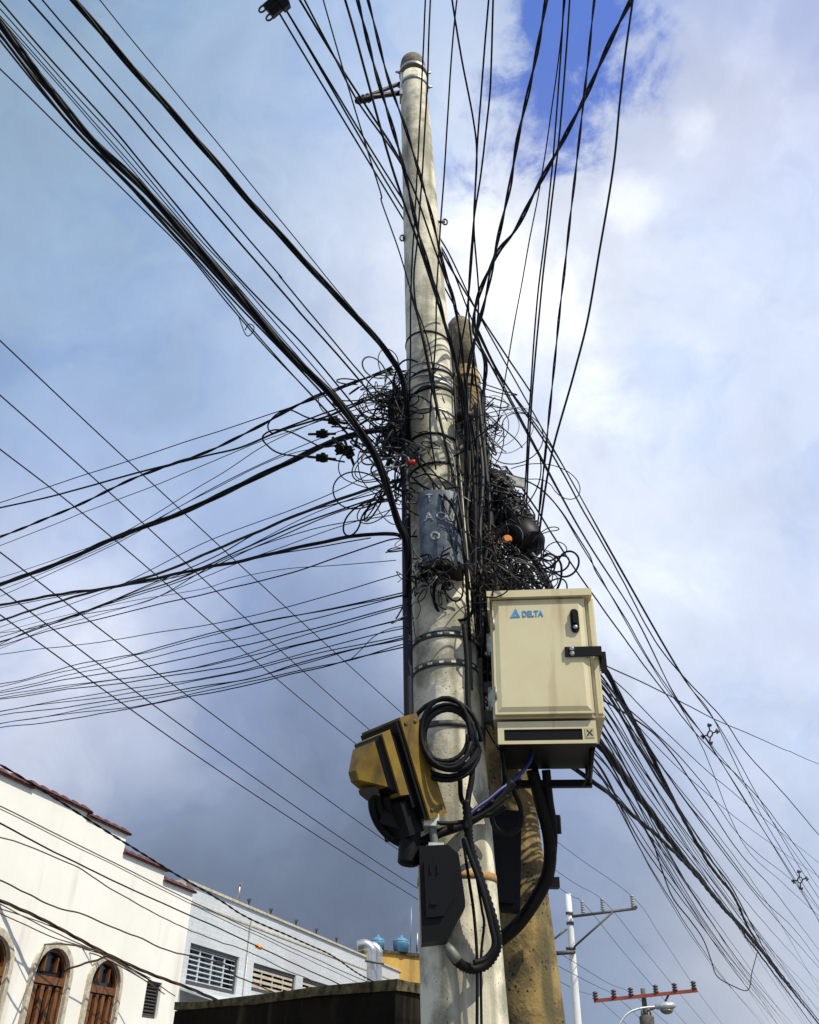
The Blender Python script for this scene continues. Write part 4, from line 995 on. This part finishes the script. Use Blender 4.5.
# beige cabinet ------------------------------------------------------------------
YC = 4.2
cl, cr = PY(491, 600, YC), PY(595, 600, YC)
tl, bl_ = PY(489, 598, YC), PY(494, 717, YC)
cw = (cr.x - cl.x) / 2 - .004; cxm = (cl.x + cr.x) / 2 + .014
ztop_ = PY(540, 599, YC).z; zbot_ = PY(545, 717, YC).z; zb2 = PY(548, 743, YC).z
cab = empty('equipment_cabinet', Vector((cxm, YC + .2, zb2)), 'beige metal equipment cabinet with blue logo and black hasp on the poles', 'cabinet')
dC = .40
def C(s, z, d): return Vector((cxm + s, YC - d, z))      # d: proud of the front
bm = BM(); box(bm, ((cxm, YC + .016 + dC / 2, (ztop_ + zbot_) / 2)), cw, dC / 2, (ztop_ - zbot_) / 2); build('body', bm, 'cabinet paint', cab, bevel=.006)
bm = BM(); zh = ztop_ + .028
zh -= .012; box(bm, (cxm - .012, YC + dC / 2 - .012, zh), cw + .002, dC / 2 + .030, .020); box(bm, (cxm - cw - .006, YC + dC / 2 - .012, zh - .056), .006, dC / 2 + .029, .035)
build('rain_hood', bm, 'cabinet paint', cab, bevel=.004)
dr_l, dr_r, dr_t, dr_b = -cw + .012, cw - .05, ztop_ - .012, zbot_ + .012
bm = BM(); box(bm, C((dr_l + dr_r) / 2, (dr_t + dr_b) / 2, .004), (dr_r - dr_l) / 2, .014, (dr_t - dr_b) / 2)
door = build('door', bm, 'cabinet paint', cab, bevel=.005)
# raised door panel with mitred edge
bm = BM(); pm = .034
frust(bm, C((dr_l + dr_r) / 2, (dr_t + dr_b) / 2, .0185), C((dr_l + dr_r) / 2, (dr_t + dr_b) / 2, .0255), (dr_r - dr_l) / 2 - .012, (dr_t - dr_b) / 2 - .012, (dr_r - dr_l) / 2 - pm, (dr_t - dr_b) / 2 - pm, X, Z_)
build('door_panel', bm, 'cabinet paint', door)
bm = BM()
for a_, b_ in (((dr_l + pm, dr_t - pm), (dr_r - pm, dr_t - pm)), ((dr_r - pm, dr_t - pm), (dr_r - pm, dr_b + pm))):
    pass
for sx_ in (dr_r + .004, dr_r + .022):
    box(bm, C(sx_, (dr_t + dr_b) / 2, -.0155), .0022, .002, (dr_t - dr_b) / 2)
box(bm, C((dr_l + dr_r) / 2, dr_t + .0035, -.0155), (dr_r - dr_l) / 2, .002, .0022)
build('door_seal', bm, 'cabinet seam', cab)
bm = BM(); frust(bm, C(cw - .018, (dr_t + dr_b) / 2, -.0155), C(cw - .018, (dr_t + dr_b) / 2, -.004), .014, (dr_t - dr_b) / 2, .010, (dr_t - dr_b) / 2 - .005, X, Z_); build('edge_trim', bm, 'cabinet paint', cab)
def cpx(px, py): 
    p = PY(px, py, YC - .03); return p.x - cxm + .014, p.z
PD_ = .0262
# emblem and lettering
e0 = cpx(513, 615.5); e1 = cpx(523, 615.5); et = cpx(518.5, 606.5)
bm = BM(); mid = ((e0[0] + e1[0]) / 2 + .006, e0[1] + .014)
tri_ = [e0, e1, (et[0], et[1])]
cen = (sum(p[0] for p in tri_) / 3 + .004, sum(p[1] for p in tri_) / 3 - .005)
prism(bm, tri_, C, PD_, PD_ + .002, [[(cen[0] + (p[0] - cen[0]) * .32, cen[1] + (p[1] - cen[1]) * .32) for p in tri_]]); build('emblem', bm, 'cabinet logo blue', door)
t0_ = cpx(525, 615.3); t1_ = cpx(546, 615.3)
size_ = .0485
bmt, w_ = text_bm('DELTA', size_, lambda x, y, d: Vector((x, y, d)), .001)
k_ = (t1_[0] - t0_[0]) / w_
for v in bmt.verts: v.co = C(t0_[0] + v.co.x * k_, t0_[1] + v.co.y * 1.0, PD_ + .0012 + v.co.z)
for f in bmt.faces: pass
build('lettering', bmt, 'cabinet logo blue', door)
# swing handle
h0 = cpx(576, 611); h1 = cpx(578, 634)
hw = .017
def capsule(s, z0, z1, r, k=10):
    return [(s + r * math.cos(math.pi * i / k), z1 - r + r * math.sin(math.pi * i / k)) for i in range(k + 1)] + [(s + r * math.cos(math.pi + math.pi * i / k), z0 + r + r * math.sin(math.pi + math.pi * i / k)) for i in range(k + 1)]
hs = (h0[0] + h1[0]) / 2
bm = BM(); prism(bm, capsule(hs, h1[1], h0[1], .021), C, PD_, PD_ + .010, ()); hd = build('handle', bm, 'black plastic', door, bevel=.003)
bm = BM(); prism(bm, capsule(hs, h1[1] + .045, h0[1] - .012, .010), C, PD_ + .0102, PD_ + .026); build('lever', bm, 'black plastic', hd, bevel=.003)
bm = BM(); lathe(bm, C(hs, h1[1] + .026, PD_ + .010), -Y_, [(0, .012), (.006, .012), (.008, .006)], 14); build('key_lock', bm, 'galvanised steel', hd)
# hasp
g0 = cpx(567, 648); g1 = cpx(600, 659)
bm = BM(); hz1 = (g0[1] + g1[1]) / 2; hh_ = (g0[1] - g1[1]) / 2
box(bm, C((g0[0] + cw + .012) / 2, hz1, PD_ + .006), (cw + .012 - g0[0]) / 2, .005, hh_ * .92)
box(bm, C(cw + .008, hz1, -.03), .006, .05, hh_ * .92)
hp = build('hasp', bm, 'black plastic', cab, bevel=.004)
for dz in (.45, -.45):
    bm = BM(); lathe(bm, C(g0[0] + .035, hz1 + hh_ * dz, PD_ + .011), -Y_, [(0, .013), (.004, .013), (.008, .008)], 14); build('bolt', bm, 'galvanised steel', hp)
bm = BM(); box(bm, C(cw + .022, hz1 - .035, -.03), .014, .022, .05); build('padlock', bm, 'black plastic', hp, bevel=.005)
for zc in (cpx(490, 637)[1], cpx(491, 692)[1]):
    bm = BM(); tube(bm, [C(-cw - .012, zc - .06, -.03), C(-cw - .012, zc + .06, -.03)], .011, 10); box(bm, C(-cw - .006, zc, -.04), .007, .02, .045)
    lathe(bm, C(-cw - .02, zc - .05, -.028), -X, [(0, .012), (.012, .010)], 8)
    build('hinge', bm, 'galvanised steel', cab)
for zc in (cpx(497, 620)[1], cpx(499, 690)[1]):
    bm = BM(); tube(bm, [C(dr_l + .006, zc - .035, .021), C(dr_l + .006, zc + .035, .021)], .005, 8); build('door_pin', bm, 'galvanised steel', door)
# vent panel and plinth
vp = [cpx(500.5, 722)[0], cpx(598.5, 722)[0]]
vz1, vz0 = zbot_ - .018, zb2
vl, vr = vp
bm = BM(); slot = [cpx(507, 724.8), cpx(586, 739)]
prism(bm, [(vl, vz0), (vr, vz0), (vr, vz1), (vl, vz1)], C, -.010, -.006, [capsule_ := [(slot[0][0], slot[1][1] + .002), (slot[1][0], slot[1][1] + .002), (slot[1][0], slot[0][1] - .002), (slot[0][0], slot[0][1] - .002)]])
vpn = build('vent_panel', bm, 'cabinet paint', cab)
bm = BM(); box(bm, C((slot[0][0] + slot[1][0]) / 2, (slot[0][1] + slot[1][1]) / 2, -.017), (slot[1][0] - slot[0][0]) / 2 + .01, .006, (slot[0][1] - slot[1][1]) / 2 + .008)
build('vent_slot', bm, 'black plastic', vpn)
bm = BM(); sc_ = cpx(592.5, 732)
box(bm, C(sc_[0], sc_[1], -.0045), .022, .0013, .024); stk = build('sticker', bm, 'sticker yellow', vpn)
bm = BM()
for sg in (1, -1):
    dd = Vector((1, 0, sg * 1.15)).normalized(); box(bm, C(sc_[0], sc_[1], -.0025 + sg * .0004), .020, .0006, .0028, dd, Y_, dd.cross(Y_))
build('cross_mark', bm, 'black print', stk)
bm = BM(); box(bm, ((vl + vr) / 2 + cxm, YC + .0255 + .2, (vz0 + vz1) / 2 + .002), (vr - vl) / 2 - .004, .2, (vz1 - vz0) / 2 - .002); build('plinth', bm, 'black plastic', cab)
bm = BM(); zf = zb2 - .07
yb = YC + .44
for sx_ in (vl + .02, vr - .02):
    tube(bm, [Vector((cxm + sx_, yb, zb2 + .01)), Vector((cxm + sx_, yb, zf))], .016, 6); tube(bm, [Vector((cxm + sx_, YC + .10, zb2 + .004)), Vector((cxm + sx_, yb, zf))], .013, 6)
box(bm, Vector((cxm + (vl + vr) / 2, yb, zf)), (vr - vl) / 2 - .006, .016, .018)
build('mount_frame', bm, 'black plastic', cab)
# mounting arms from poles to cabinet
bm = BM()
for z_ in (zbot_ + .10, zbot_ + .26):
    box(bm, Vector((cxm - cw - .055, YC + .27, z_)), .075, .03, .03)
box(bm, Vector((cxm - cw - .085, YC + .25, zbot_ + .14)), .032, .05, .27)
build('wall_bracket', bm, 'dull steel', cab, bevel=.004)
cab.rotation_euler.z = R(-7)
# yellow tilted housing ---------------------------------------------------------
az_o, pit = R(-52), R(24)
o_h = Vector((math.sin(az_o), -math.cos(az_o), 0))
wv = Vector((math.cos(az_o), math.sin(az_o), 0)) 
wv = Vector((-o_h.y, o_h.x, 0)); wv = wv if wv.y < 0 else -wv     # side that turns to the camera
o_v = (o_h * math.cos(pit) - Z_ * math.sin(pit)).normalized()
l_v = o_v.cross(wv).normalized(); l_v = l_v if l_v.z < 0 else -l_v  # long axis, downwards
yc_ = PY(403, 772, 4.20)
yb_ = empty('lamp_housing', yc_, 'tilted yellow plastic housing with stepped pyramid front on the pole\'s left', 'lamp housing')
wv2 = wv
bm = BM(); box(bm, yc_, .055, .235, .15, o_v, l_v, wv2); build('back_case', bm, 'yellow plastic', yb_, bevel=.012)
for sa_, sb_ in ((1, 1), (1, -1), (-1, 1), (-1, -1)):
    bm = BM(); lathe(bm, yc_ + l_v * .20 * sa_ + wv2 * .15 + o_v * .03 * sb_, wv2, [(-.004, .010), (.004, .010), (.007, .006)], 10); build('screw', bm, 'dull steel', yb_)
bm = BM(); box(bm, yc_ + o_v * .0655, .010, .222, .138, o_v, l_v, wv2); build('ledge_shade', bm, 'black plastic', yb_, bevel=.004)  # black slab paints the shade on the back case's outward ledge
bm = BM(); box(bm, yc_ + o_v * .0905, .0148, .165, .115, o_v, l_v, wv2); build('inner_ledge_shade', bm, 'black plastic', yb_)  # black filler paints the shade in the step behind the front case
bm = BM(); frust(bm, yc_ + o_v * .106 - l_v * .045, yc_ + o_v * .150 - l_v * .045, .150, .118, .142, .110, l_v, wv2); build('front_case', bm, 'yellow plastic', yb_, bevel=.010)
bm = BM(); frust(bm, yc_ + o_v * .1505 - l_v * .050, yc_ + o_v * .185 - l_v * .055, .132, .100, .10, .076, l_v, wv2); build('front_ledge_shade', bm, 'black plastic', yb_)  # black tier paints the shade on the front case's outward face
bm = BM(); frust(bm, yc_ + o_v * .1855 - l_v * .060, yc_ + o_v * .29 - l_v * .045, .105, .085, .022, .030, l_v, wv2); lens = build('lens_hood', bm, 'yellow plastic', yb_, bevel=.008)
bm = BM(); frust(bm, yc_ + o_v * .215 + l_v * .052, yc_ + o_v * .262 + l_v * .030, .022, .05, .010, .03, l_v, wv2); build('lens', bm, 'dark lens', yb_)
bm = BM(); box(bm, yc_ + o_v * .10 + l_v * .20, .045, .075, .09, o_v, l_v, wv2); build('cable_boot', bm, 'black rubber', yb_, bevel=.012)
# things below it
DH = 4.17
bm = BM(); sp = path3([(409, 800, 'Y', DH + .03), (410, 830), (409, 855), (408, 866, 'Y', DH + .03)])
tube(bm, sp, lambda i: .050 if i < len(sp) - 4 else .050 * (1 - ((i - len(sp) + 5) / 5.2) ** 2) ** .5, 14); tag(build('cable_pouch', bm, 'black rubber'), 'long black rubber sleeve hanging straight down under the yellow housing', 'sleeve')
for k, (pts, lab) in enumerate((([(372, 792), (373, 810), (380, 826), (392, 838), (404, 843), (412, 836)], 'outer black cable bow hanging under the yellow housing'), ([(378, 792), (380, 808), (386, 820), (396, 830), (406, 832)], 'middle black cable bow hanging under the yellow housing'), ([(386, 795), (389, 806), (394, 814), (402, 822)], 'innermost short black cable bow under the yellow housing'))):
    p = [tuple(q) for q in pts]; p[0] += ('Y', 4.12); p[-1] += ('Y', 4.2); bm = BM(); tube(bm, path3(p), .020 if k < 2 else .026, 8); tag(build('cable', bm, 'black rubber'), lab, 'cable', 'black bows under the yellow housing')
bm = BM(); box(bm, PY(398, 806, 4.2), .055, .05, .11, (X - Z_ * .3).normalized(), Y_, (Z_ + X * .3).normalized()); tag(build('ballast_box', bm, 'black plastic', bevel=.01), 'black box tucked directly beneath the yellow housing', 'box')
# grey conduit with white clamps
t = empty('conduit', PY(436, 862, 4.15), 'short grey conduit with two white clamps below the yellow housing', 'conduit')
bm = BM(); tube(bm, path3([(430, 812, 'Y', 4.17), (433, 832), (437, 864, 'Y', 4.17)]), .018, 12); build('pipe', bm, 'grey conduit', t)
for px, py in ((431.5, 821), (436, 850)):
    bm = BM(); c = PY(px, py, 4.165); box(bm, c, .034, .027, .026); lathe(bm, c - Y_ * .0275, -Y_, [(0, .007), (.006, .006)], 8); build('clamp', bm, 'white clamp', t, bevel=.004)
# white thin wire beside it
bm = BM(); tube(bm, path3([(420, 741, 'Y', 4.20), (430, 755), (434, 770), (436, 790), (437, 808), (433, 822, 'Y', 4.14)]), .004, 5); tag(build('wire', bm, 'cable pale'), 'thin pale wire dangling beside the yellow housing down to the clamp', 'wire')
# black junction box
jc = PY(441, 893, 4.19); jd = depth(jc) / F
jb = empty('junction_box', jc - Z_ * .2, 'large black junction box with slanted lower edge low on the tall pole', 'junction box')
def J(s, z, d): return jc + X * (s * jd) + Z_ * (-z * jd * 1.08) - Y_ * d
bm = BM(); prism(bm, [(-23, -38), (6, -40), (17, -32), (23, 8), (23, 14), (6, 41), (-19, 44)], J, -.08, .07); build('case', bm, 'black plastic', jb, bevel=.008)
bm = BM(); prism(bm, [(-18, -24), (4, -25), (10, -18), (12, 6), (2, 22), (-15, 24)], J, .0705, .085); build('cover', bm, 'black plastic', jb, bevel=.004)
bm = BM(); box(bm, J(-8, 12, .089), .014, .004, .006); box(bm, J(-11, -18, .089), .004, .003, .02); box(bm, J(-4, -18, .089), .004, .003, .02); build('latch', bm, 'black rubber', jb)
bm = BM(); box(bm, J(4, -36, .072), .03, .002, .02); 
bm.free()

# coil on the pole
for k in range(9):
    pass
coil_c = PY(447, 741, 4.15)
bm = BM(); pts = []
sc = depth(coil_c) / F
for k in range(7 * 26 + 1):
    a = 2 * math.pi * k / 26; tn = k // 26
    rx = (33.5 - 2.3 * (tn % 4) + 4.5 * mnoise.noise(Vector((a * .15, tn * 1.7, 0))) * 2 - tn * .8) * sc; rz = (41 - 3.2 * ((tn + 1) % 4) + 5.0 * mnoise.noise(Vector((tn * 2.1, a * .13, 3))) * 2 - tn * 1.2) * sc
    dx = mnoise.noise(Vector((k * .03, 5, 1))) * 6 * sc
    px_ = math.cos(a) * rx + dx; pz_ = math.sin(a) * rz
    wrap = -.04 - .022 * (tn % 4) + .03 * (px_ / (31 * sc)) ** 2
    pts.append(coil_c + X * px_ + Z_ * pz_ + Y_ * wrap)
tube(bm, pts, .011, 7); tag(build('cable_coil', bm, 'cable black', smooth=True), 'round coil of black cable hung on the tall pole beside the yellow housing', 'cable coil')
# corrugated hose loop and companions
def hose(name, pts, r, lab, m='black rubber', corr=True, y0=4.15, y1=4.15, group=None):
    p = [tuple(q) for q in pts]; p[0] += ('Y', y0); p[-1] += ('Y', y1); sp = resample(path3(p), .012)
    bm = BM(); tube(bm, sp, (lambda i: r * (1.12 if i % 2 else .88)) if corr else r, 10); return tag(build(name, bm, m), lab, 'hose' if corr else 'cable', group)
hose('hose', [(466, 800), (468, 825), (470, 845), (478, 872), (488, 902), (496, 930), (497, 948), (487, 964), (472, 969), (458, 962), (449, 950)], .020, 'black corrugated hose looping low on the tall pole into the junction box')
bm = BM(); p = PY(450.5, 951, 4.15); q = PY(455, 957, 4.15); lathe(bm, p, (q - p), [(-.03, .016), (0, .023), (.03, .023), (.05, .018)], 12); tag(build('hose_fitting', bm, 'grey conduit'), 'grey end fitting of the corrugated hose', 'hose fitting')
hose('cable', [(464, 838), (470, 856), (482, 890), (491, 925), (494, 945), (486, 958), (474, 963)], .012, 'thin black cable following inside the corrugated hose loop', corr=False, y0=4.13, y1=4.13)
hose('cable', [(463, 840), (469, 880), (474, 915), (477, 960), (477, 1030)], .007, 'thin black cable running straight down the tall pole, left one of two', corr=False, y0=4.23, y1=4.25, group='cables straight down the pole')
hose('cable', [(477, 880), (482, 910), (484, 925), (481, 960), (481.5, 1030)], .006, 'thin black cable running straight down the tall pole, right one of two', corr=False, y0=4.24, y1=4.26, group='cables straight down the pole')
hose('cable', [(412, 846), (426, 840), (440, 833), (460, 826), (480, 815), (500, 798), (512, 782)], .022, 'thick black cable crossing from the junction box up to the cabinet', corr=False, y0=4.22, y1=4.3)
hose('cable', [(437, 823), (455, 823), (475, 818), (495, 806), (508, 796)], .010, 'slim black cable crossing the pole level with the upper white clamp', corr=False, y0=4.14, y1=4.2)
hose('hose', [(533, 744), (530, 760), (522, 772), (510, 783), (500, 790), (488, 800), (472, 812), (463, 826)], .010, 'blue corrugated hose drooping under the cabinet', m='blue hose', y0=4.36, y1=4.2)
hose('cable', [(492, 800), (492, 820), (500, 832), (512, 833), (521, 824), (520, 806), (512, 788)], .012, 'black cable loop hanging below the cabinet between the poles', corr=False, y0=4.25, y1=4.4)
hose('cable', [(464, 625), (467, 660), (468, 700), (472, 740), (472, 775), (468, 800), (466, 830)], .014, 'black cable dropping right of the coil down the tall pole', corr=False, y0=4.2, y1=4.16)
hose('cable', [(460, 780), (462, 800), (474, 812), (490, 815), (506, 806)], .012, 'short black cable bow between the coil and the cabinet', corr=False, y0=4.16, y1=4.25)
for k, (pts, r, lab) in enumerate((([(532, 770), (540, 800), (549, 838), (549, 868), (540, 892), (518, 924), (494, 944)], .034, 'thick black hose bowing down from the cabinet to the brown pole, inner one'),
     ([(546, 770), (549, 800), (553, 830), (551, 862), (543, 886), (528, 912), (500, 940)], .024, 'slimmer black hose bowing down from the cabinet to the brown pole, outer one'))):
    hose('hose', pts, r, lab, corr=False, y0=4.62, y1=4.92, group='hoses below the cabinet')['category'] = 'hose'
bm = BM(); p = PY(554, 815, 4.74); q = PY(555, 834, 4.76); lathe(bm, p, q - p, [(0, .03), (.01, .034), ((q - p).length, .034)], 12); tag(build('hose_coupler', bm, 'black plastic'), 'black coupler sleeve on the outer hose below the cabinet', 'coupler')
bm = BM(); box(bm, PY(549, 883, 4.85), .05, .03, .025); tag(build('hose_clip', bm, 'black plastic', bevel=.004), 'black clip holding the hoses against the brown pole', 'clip')
bm = BM(); box(bm, PY(500, 860, 4.80), .10, .06, .24, (X + Z_ * -.06).normalized(), Y_, (Z_ + X * .06).normalized()); box(bm, PY(500, 860, 4.72), .075, .018, .20, (X + Z_ * -.06).normalized(), Y_, (Z_ + X * .06).normalized()); 
tag(build('meter_box', bm, 'black plastic', bevel=.008), 'tall black box fixed on the brown pole behind the tall one', 'box')

# black splice closure right of the brown pole
sp_a, sp_b = PY(487, 474, 4.92), PY(524, 540, 4.78)
sc_e = empty('splice_closure', sp_b, 'fat black splice closure slanting off the brown pole above the cabinet', 'splice closure')
ax_ = sp_b - sp_a; ln_ = ax_.length
bm = BM(); lathe(bm, sp_a, ax_, [(0, .05), (.04, .085), (.10, .095)] + [(.10 + (ln_ - .25) * k / 12, .098 + (.008 if k % 2 else 0)) for k in range(1, 13)] + [(ln_ - .12, .10), (ln_ - .11, .12), (ln_ + .05, .122), (ln_ + .09, .10), (ln_ + .10, .03)], 24); build('dome', bm, 'black plastic', sc_e)
bm = BM()
for k in range(90):
    t_ = random.random(); a0_ = random.uniform(0, 6.28); u = ax_.orthogonal().normalized(); w = ax_.normalized().cross(u); pts = []
    for j in range(6):
        a_ = a0_ + j * random.uniform(.1, .5); tt = t_ * .9 + j * random.uniform(-.01, .05)
        pts.append(sp_a + ax_ * min(1.15, tt) + (u * math.cos(a_) + w * math.sin(a_)) * random.uniform(.10, .145))
    tube(bm, crom(pts, 4), random.uniform(.003, .006), 5)
build('tail_wires', bm, 'cable weathered grey', sc_e)['kind'] = 'stuff'
bm = BM(); c = PY(507, 541, 4.72); lathe(bm, c, -Y_, [(0, .03), (.02, .032), (.035, .02)], 14); tag(build('cable_tag', bm, 'orange tape'), 'round orange cable tag below the black splice closure', 'tag')
bm = BM(); c = PY(410, 462, 4.20); lathe(bm, c - X * .02, X, [(0, .012), (.05, .014)], 10); tag(build('tape_wrap', bm, 'red tape'), 'tiny red tape wrap on a wire left of the tall pole', 'tape')
# black distribution boxes left of pole
for (px, py, hx, hz, lab) in ((396, 405, .075, .12, 'upper black cable closure at the left of the tall pole'), (393, 437, .085, .10, 'lower black cable closure at the left of the tall pole')):
    c = PY(px, py, 4.42); bm = BM(); lathe(bm, c - Z_ * hz, (Z_ + X * .15), [(0, hx * .5), (.02, hx * .8), (hz * 1.0, hx * .85), (hz * 1.7, hx * .75), (hz * 2, hx * .3)], 16)
    tag(build('cable_closure', bm, 'black plastic'), lab, 'cable closure', 'black closures left of the pole')
bm = BM(); c = PY(464, 417, 4.35); lathe(bm, c - X * .05, X, [(0, .02), (.01, .04), (.08, .045), (.11, .03)], 14); tag(build('cable_grip', bm, 'black plastic'), 'black knob-like cable grip between the two poles', 'cable grip')

# ------------------------------------------------------------------ tangles nobody could count
def tangle(name, n, sampler, lab, r=(.003, .006), m='cable black', length=(.2, .7), curl=(3, 14), mats=None, bias=(0, 0, 0), pull=.6):
    bm = BM(); mats = mats or [m]
    for i in range(n):
        p = sampler(); c = p.copy(); step = .035
        d = (Vector((random.gauss(0, 1), random.gauss(0, .5), random.gauss(0, 1))).normalized() + Vector(bias)).normalized()
        ax = Vector((random.gauss(0, .5), random.gauss(0, 1), random.gauss(0, .5))).normalized(); k = random.uniform(*curl) * random.choice((-1, 1)); pts = [p.copy()]
        for j in range(max(4, int(random.uniform(*length) / step))):
            if random.random() < .08: k = random.uniform(*curl) * random.choice((-1, 1))
            d = Matrix.Rotation(k * step, 3, ax) @ d
            d = (d + (c - p) * pull * step * 4 + Vector(bias) * .10).normalized(); p = p + d * step; pts.append(p.copy())
        if random.random() < .85:   # most strands bend back to where they are tied
            e_ = pts[0] - pts[-1]; n_ = len(pts) - 1
            pts = [q + e_ * ((j / n_) ** 2 * .92) for j, q in enumerate(pts)]
        tube(bm, crom(pts, 2), random.uniform(*r), 5, mi=random.choices(range(len(mats)), weights=[7, 2, .5][:len(mats)])[0])
    return tag(build(name, bm, mats, origin=(0, 4.4, 4)), lab, 'wire tangle', kind='stuff')
U = random.uniform
def keep_off(p):  # keep outside the tall pole's shaft
    h = (p - pfoot).dot(pax); c = pfoot + pax * h; d = p - c; r = p_r(h) + .02
    if d.length < r: p = c + d.normalized() * r
    return p
MT = ['cable black', 'cable weathered grey', 'cable pale']
tangle('wire_tangle', 120, lambda: keep_off(PY(random.gauss(396, 7), U(372, 500), U(4.25, 4.5))), 'dense tangle of black wires left of the tall pole', mats=MT, length=(.35, .9), pull=1, curl=(2, 9))
tangle('wire_tangle', 22, lambda: keep_off(PY(random.gauss(376, 16), U(378, 460), U(4.35, 4.6))), 'loose wire ends spreading left from the tall pole tangle', mats=MT[:2], length=(.2, .6), bias=(-.5, 0, -.25), pull=.3, curl=(0, 4))
tangle('wire_tangle', 120, lambda: PY(468 + (U(380, 600) - 380) * .08 + random.gauss(0, 8), U(380, 600), U(4.6, 4.95)), 'dense wire tangle filling the gap between both poles', mats=MT, length=(.3, .9), bias=(.05, 0, -.9), pull=.8, curl=(0, 4))
tangle('wire_tangle', 110, lambda: PY(U(474, 545), 594 - abs(random.gauss(0, 15)), U(4.3, 4.8)), 'wire tangle heaped above the beige cabinet', mats=MT, length=(.3, .8), pull=1.5)
tangle('wire_tangle', 70, lambda: PY(U(412, 450), U(556, 590), U(4.12, 4.26)), 'knot of thin wires hanging under the terminal box', mats=MT, length=(.12, .3), r=(.0025, .005), bias=(0, 0, -.4), pull=2)
tangle('wire_tangle', 18, lambda: PY(U(484, 508), U(395, 480), U(4.8, 5.1)), 'springy thin wire curls right of the brown pole', r=(.0022, .004), mats=MT[:2], length=(.6, 1.4), curl=(2, 7), pull=.5)
tangle('wire_tangle', 14, lambda: PY(U(404, 414), U(485, 650), U(4.2, 4.3)), 'wisps of thin wire around the riser conduit', r=(.002, .0035), mats=MT[:2], length=(.2, .5), bias=(-.1, 0, -.4), pull=1, curl=(2, 8))
tangle('wire_tangle', 60, lambda: PY(U(476, 488), U(600, 720), U(4.55, 4.9)), 'wires crammed between tall pole and cabinet', mats=MT[:2], length=(.3, .7), bias=(0, 0, -1), pull=.8, curl=(0, 4))
tangle('wire_tangle', 26, lambda: keep_off(PY(U(412, 460), U(372, 500), 4.28)), 'fine wires wrapped across the tall pole above the terminal box', mats=MT, length=(.15, .45), r=(.0018, .0035), curl=(1, 6), bias=(.35, 0, -.25), pull=.5)
tangle('wire_tangle', 16, lambda: PY(U(440, 466), U(480, 590), 4.17), 'thin wires trailing over the right side of the terminal box', mats=MT[:2], length=(.25, .6), r=(.002, .004), curl=(0, 4), bias=(.1, 0, -1), pull=.4)
tangle('wire_tangle', 60, lambda: PY(U(484, 520), U(540, 590), U(4.6, 4.9)), 'snarl of wires between splice closure and brown pole', mats=MT, length=(.15, .5), pull=1.5)
# cables running down between the poles and on the pole face
for k in range(16):
    x0 = 464 + U(-4, 22); bm = BM(); x1 = U(474, 490)
    pts = [(x0, U(385, 420), 'Y', U(4.5, 4.85)), (x0 + U(-2, 8), 470), (x0 + U(-4, 12), 530), (x1, 600), (x1 + U(-3, 3), 690, 'Y', U(4.5, 4.8))]
    tube(bm, path3(pts), U(.006, .013), 6); tag(build('cable', bm, 'cable black' if k % 4 else 'cable weathered grey'), 'black cable dropping in the crowded gap between the two poles', 'cable', 'cables dropping between the two poles')
FACE = [[(410, 290), (424, 340), (440, 420), (452, 470), (462, 520), (468, 580)], [(413, 455), (430, 478), (448, 500), (458, 520), (466, 560)], [(409, 448), (424, 462), (440, 480), (455, 505)], [(452, 330), (455, 400), (458, 460), (464, 540), (470, 640)], [(456, 430), (458, 480), (462, 540), (468, 600), (472, 690)], [(404, 470), (420, 484), (444, 498), (455, 512), (470, 590)], [(414, 478), (428, 474), (445, 480), (460, 492)], [(411, 396), (425, 386), (445, 389), (462, 402)]]
for k, pts in enumerate(FACE):
    c3 = []
    for px, py in pts:
        h = p_at(py); c = pfoot + pax * h; r = p_r(h) + .018; q = PY(px, py, YP - r); dx = max(-.999, min(.999, (q.x - c.x) / r)); yy_ = YP - r * math.sqrt(1 - dx * dx) - .01; c3.append(PY(px, py, min(yy_, 4.165) if 485 < py < 575 else yy_))
    bm = BM(); tube(bm, crom(c3, 7), (.008, .006, .005, .009, .007, .006, .005, .005)[k], 6)
    tag(build('cable', bm, 'cable black' if k not in (4,) else 'cable weathered grey'), 'thin dark cable across the tall pole\'s face, %s of eight from top' % ORD[1 + sorted(range(8), key=lambda q: pts and FACE[q][0][1]).index(k)], 'cable', 'cables across the tall pole')
for k, (pts, lab) in enumerate((([(436, 572), (434, 600), (444, 617), (462, 620), (472, 612), (472, 590)], 'black cable loop drooping on the pole face above the slotted bands'), ([(437, 580), (452, 600), (462, 596), (463, 570)], 'small wire loop on the pole face below the terminal box'), ([(530, 566), (548, 554), (560, 562), (561, 578), (556, 592)], 'single round cable loop standing above the cabinet top'))):
    p = [tuple(q) for q in pts]; yy = 4.24 if k < 2 else 4.7; p[0] += ('Y', yy); p[-1] += ('Y', yy); bm = BM(); tube(bm, path3(p), (.009, .005, .007)[k], 6); tag(build('cable_loop', bm, 'cable black'), lab, 'cable loop')
for k, (pts, r, lab) in enumerate((([(522, 545), (535, 560), (552, 592), (575, 640), (600, 668)], .024, 'thick black cable from splice closure down behind the cabinet, upper one'), ([(515, 548), (528, 572), (545, 598), (580, 660)], .018, 'thick black cable from splice closure down behind the cabinet, lower one'))):
    p = [tuple(q) for q in pts]; p[0] += ('Y', 4.75); p[-1] += ('Y', 4.72); bm = BM(); tube(bm, path3(p), r, 8); tag(build('cable', bm, 'cable navy'), lab, 'cable', 'cables from the splice closure')
